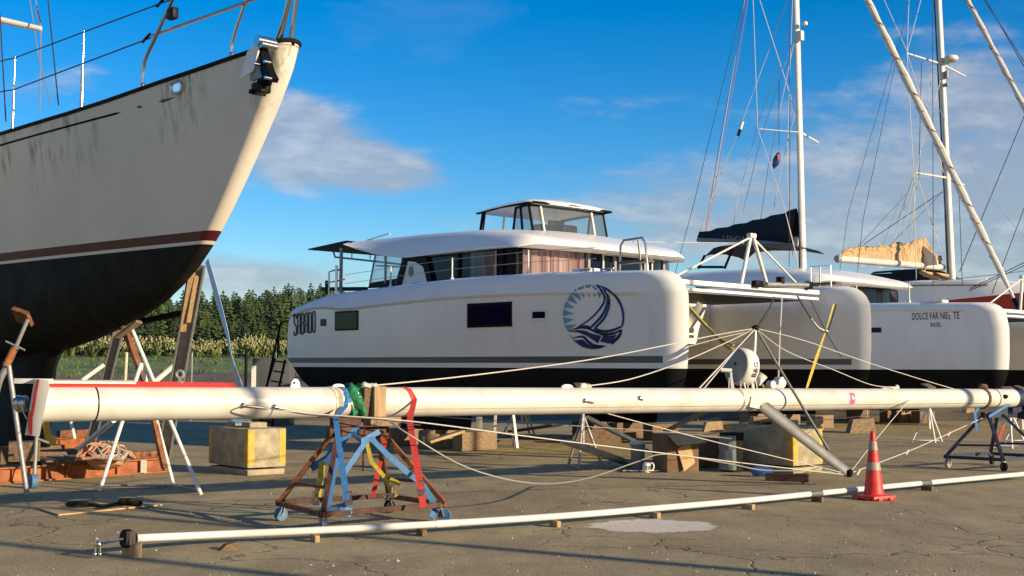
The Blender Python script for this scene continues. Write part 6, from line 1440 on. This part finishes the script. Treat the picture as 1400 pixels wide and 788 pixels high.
# ---------------------------------------------------------------- things under and beside the near catamaran
def clutter():
    # keel blocking
    fd=Vector((math.cos(-R(HDG)),math.sin(-R(HDG)),0)); pd=Vector((fd.y*-1,fd.x,0)); rot=Matrix.Rotation(-R(HDG),3,'Z')
    for bo,nm in ((SAB,'near catamaran'),(DOL,'lettered catamaran')):
        for s,wh in ((-1,'near'),(1,'far')):
            g=MB(); c=bo+pd*YC*s-fd*.6
            for i,x in enumerate((-1.2,.1,1.3)): g.box(c+fd*x+Vector((0,0,.21)),(.32,1.0,.40),rot,bev=.015)
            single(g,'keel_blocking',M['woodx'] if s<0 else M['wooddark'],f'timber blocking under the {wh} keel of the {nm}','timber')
    g=MB(); c=G(602,614); g.box(c+Vector((.05,.3,.17)),(1.05,.55,.33),Matrix.Rotation(.25,3,'Z'),bev=.012); single(g,'timber_baulk',M['woodx'],'large pale timber baulk right of the rusty trestle under the catamaran','timber')
    g=MB(); c=G(622,606,.33); g.beam(c+Vector((-.5,.1,.02)),c+Vector((.15,.25,.22)),.34,.05,up=(0,0,1)); single(g,'plank',M['ply'],'tilted plank resting on the large timber baulk','plank')
    g=MB(); c=G(655,600); g.box(c+Vector((0,0,.28)),(.16,.1,.56),bev=.01); g.box(c+Vector((.25,0,.05)),(.55,.3,.1),bev=.01); single(g,'grey_post',M['galv'],'short grey steel post on a foot behind the baulk','post')
    # aluminium stepladder
    b=G(691,613); t=thing('stepladder','grey aluminium stepladder standing under the near catamaran','stepladder',b,.12)
    for s in(-1,1):
        g=MB(); g.beam((s*.27,0,0),(s*.19,.22,.86),.055,.03); g.build('front_rail',M['spar'],t); g=MB(); g.beam((s*.25,.60,0),(s*.19,.26,.84),.035,.025); g.build('rear_rail',M['alu'],t)
    for z in (.2,.5): 
        g=MB(); g.box((0,.22*z/.86,z),(.40,.11,.03)); g.build('step',M['alu'],t)
    g=MB(); g.box((0,.24,.87),(.44,.24,.045),bev=.015); g.build('top_platform',M['spar'],t)
    # bucket and jug
    b=G(872,641); t=thing('plastic_bucket','translucent grey plastic bucket with a lid, beside the cardboard boxes','bucket',b)
    g=MB(); g.lathe([(.105,0),(.115,.02),(.128,.40),(.135,.405),(.135,.43)],24); g.build('body',M['grey'],t)
    g=MB(); g.lathe([(.14,.43),(.142,.465),(.13,.475),(.02,.478)],24); g.build('lid',M['white'],t)
    g=MB(); g.tube([Vector((.13*math.cos(a),-.02-.13*abs(math.sin(a))*.4,.42-.16*math.sin(a))) for a in [math.pi*k/12 for k in range(13)]],.006,5); g.build('handle',M['white'],t)
    b=G(884,646); t=thing('plastic_jug','white plastic jug with a loop handle in front of the bucket','jug',b,.2)
    g=MB(); g.lathe([(.062,0),(.07,.015),(.068,.12),(.055,.15),(.05,.165)],18); g.build('body',M['white'],t)
    g=MB(); g.tube(curve([(.055,0,.14),(.11,0,.15),(.13,0,.09),(.10,0,.03),(.06,0,.03)],4),.014,8); g.build('handle',M['white'],t)
    g=MB(); g.lathe([(.04,.07),(.0705,.07)],6) if False else None
    for i in range(3): g.box((-.02+.03*i,-.069,.08),(.012,.006,.07))
    g.build('printed_label',M['letter'],t)
    g=MB(); rows=[]; c=G(874,646)
    g.grid([[c+Vector((-.28+.07*i,-.08+.07*j,.015+.02*abs(math.sin(i*1.3+j)))) for i in range(10)] for j in range(4)]); single(g,'white_rag',M['white'],'crumpled white rag on the ground around the jug','rag')
    # cardboard boxes
    b=G(935,646); t=thing('cardboard_box','tall dark brown cardboard box with torn flaps left of the black bin','cardboard box',b,.35)
    g=MB(); g.box((0,.3,.32),(.6,.55,.64),bev=.01); g.build('carton',M['card'],t)
    g=MB(); g.add([(-.3,.02,.64),(.3,.02,.64),(.36,-.16,.50),(-.22,-.2,.46)],[(0,1,2,3)]); g.add([(.3,.05,.64),(.3,.55,.64),(.52,.5,.5),(.5,.1,.48)],[(0,1,2,3)]); g.add([(-.12,.0,.40),(.12,.0,.50),(.20,-.03,.16),(-.02,-.05,.02)],[(0,1,2,3)]); g.build('flap',M['ply'],t,smooth=False)
    b=G(968,640); g=MB(); g.box(b+Vector((.05,.25,.26)),(.5,.45,.52),Matrix.Rotation(.5,3,'Z')@Matrix.Rotation(.08,3,'Y'),bev=.01); single(g,'cardboard_box',M['card'],'second cardboard box squeezed between the torn one and the black bin','cardboard box')
    b=G(1001,645); t=thing('black_bin','black bin wrapped in crinkled clear plastic beside the concrete block','bin',b)
    g=MB(); g.lathe([(.17,0),(.18,.02),(.20,.60),(.21,.62),(.21,.66),(.02,.67)],20); g.build('body',M['rubber'],t)
    g=MB(); rg=random.Random(5); rows=[]
    for i in range(10):
        rows.append([Vector((math.cos(R(150+16*j))*(.215+.02*rg.random()),math.sin(R(150+16*j))*(.215+.02*rg.random()),.04+.064*i)) for j in range(9)])
    g.grid(rows); g.build('plastic_wrap',M['clear'],t,angle=10)
    g=MB(); c=G(1040,652); g.blob(c+Vector((0,0,.09)),(.18,.12,.09),rough=.25,seed=4); single(g,'cloth_bundle',M['bluep'],'small blue grey bundle on the ground in front of the black bin','bundle')
    g=MB(); a=G(1047,652,.06); b=G(1106,654,.06); g.beam(a,b,.1,.12); single(g,'timber_beam',M['rustdark'],'dark brown beam on the ground in front of the stained concrete block','timber')
    # packing further back
    for px,py,w,h,m,lab in ((975,590,.6,.3,'wood','pale timber packing seen between the left spreader and the mast'),(1025,592,.6,.30,'wood','pale timber packing behind the black bin'),(1178,592,.8,.42,'woodx','big split timber block behind the mast right of the pink tag'),(1118,588,.32,.4,'wood','narrow timber block behind the stained concrete block'),(1237,578,.42,.4,'wood','pale timber wedge under the lettered catamaran'),(1325,573,.4,.42,'wood','pale timber wedge under the bow of the lettered catamaran'),(850,592,1.1,.35,'wooddark','dark timber stack under the catamaran behind the grey jack stand'),(815,606,1.3,.35,'wooddark','dark flat timber stack behind the grey jack stand')):
        c=G(px,py); g=MB(); g.prism([(-w/2,0),(w/2,0),(w*.42,h),(-w*.36,h*.9)],lambda a,b_,d:c+Vector((a,d+.25*a,b_)),-.15,.3); single(g,'timber_block',M[m],lab,'timber block','timber blocks under the boats')
    # brown sloping plank and grey board beneath the boat
    g=MB(); g.beam(G(700,590,.1),W(762,581,27.5),.25,.05); single(g,'plank',M['rustdark'],'dark brown plank sloping up behind the stepladder','plank')
    g=MB(); g.beam(G(775,604,.6),G(860,634,.05),.22,.06); single(g,'grey_board',M['galv'],'grey board sloping down towards the bucket','board')
    g=MB(); g.beam(W(800,570,24.),G(915,628,.04),.28,.04); single(g,'grey_board',M['alu'],'long grey ramp board leaning under the catamaran behind the bucket','board')
    # boarding steps and cabinet at the stern
    t=thing('boarding_steps','black steel boarding steps leaning at the stern of the near catamaran','steps',G(372,584))
    Z=35.; g=MB(); g.beam(W(361,540,Z),W(376,490,Z),.06,.06); g.beam(W(378,545,Z),W(390,492,Z),.06,.06); g.beam(W(356,580,Z),W(361,540,Z),.06,.06); g.beam(W(372,585,Z),W(378,545,Z),.06,.06); g.build('stringer',M['black'],t,world=True)
    g=MB()
    for i in range(7): 
        q=i/6; p=W(lerp(358,378,q),lerp(575,494,q),Z); e=W(lerp(374,391,q),lerp(578,496,q),Z); g.beam(p,e,.25,.04)
    g.build('tread',M['black'],t,world=True)
    g=MB(); g.tube([W(364,530,Z),W(384,441,Z),W(389,440,Z)],.03); g.tube([W(379,490,Z),W(382,445,Z)],.025); g.build('handrail',M['black'],t,world=True)
    g=MB(); c=W(370,540,39.); c.z=0; g.box(c+Vector((0,.5,1.08)),(1.2,1.0,2.16),bev=.02); o=single(g,'steel_cabinet',mat('dark_grey_sheet',(.085,.09,.092),.5,var=.1),'plain grey cabinet behind the stern of the near catamaran','cabinet')
    g=MB(); g.box((-.55,-.52,1.55),(.14,.03,.75)); g.build('pale_panel',M['geldeck'],o)
    # pole on the fence line
    g=MB(); p=W(336,520,41.5); g.cyl((p.x,p.y,-.1),(p.x,p.y,2.55),.05); single(g,'dark_pole',M['black'],'thin dark pole by the fence left of the grey cabinet','pole')
clutter()

# ---------------------------------------------------------------- posts added out of view to cast shadows over the foreground and lying mast
def unseen_shadow_posts():
    def post(first,loc,label):
        if first is not None:
            o=copy_tree(first); o.location=loc; o['label']=label; return o
        t=thing('unseen_shadow_post',label,'lamp post',loc,0,'lamp posts along the yard')
        g=MB(); g.tube([(0,0,0),(0,0,9.)],[.11,.075],14); g.build('pole',M['galv'],t)
        g=MB(); g.box((0,0,.015),(.4,.4,.03)); g.build('base_plate',M['galv'],t)
        g=MB(); g.tube([(0,0,8.9),(-.3,0,9.2),(-1.1,0,9.3)],.04); g.build('arm',M['galv'],t)
        g=MB(); g.box((-1.3,0,9.3),(.7,.28,.12),bev=.04); g.build('shadow_post_head',M['grey'],t)
        return t
    h=Vector((math.cos(R(SUN_AZ)),-math.sin(R(SUN_AZ)),0))
    a=post(None,Vector((-2.76,10.6,0))+h*20.5,'grey lamp post nearest the photographer, right of the picture')
    post(a,Vector((-4.3,14.1,0))+h*23.,'second grey lamp post from the photographer, right of the picture')
    p=ma(1312); post(a,Vector((p.x,p.y,0))+h*13.5,'farthest grey lamp post, right of the picture behind the cone')
unseen_shadow_posts()
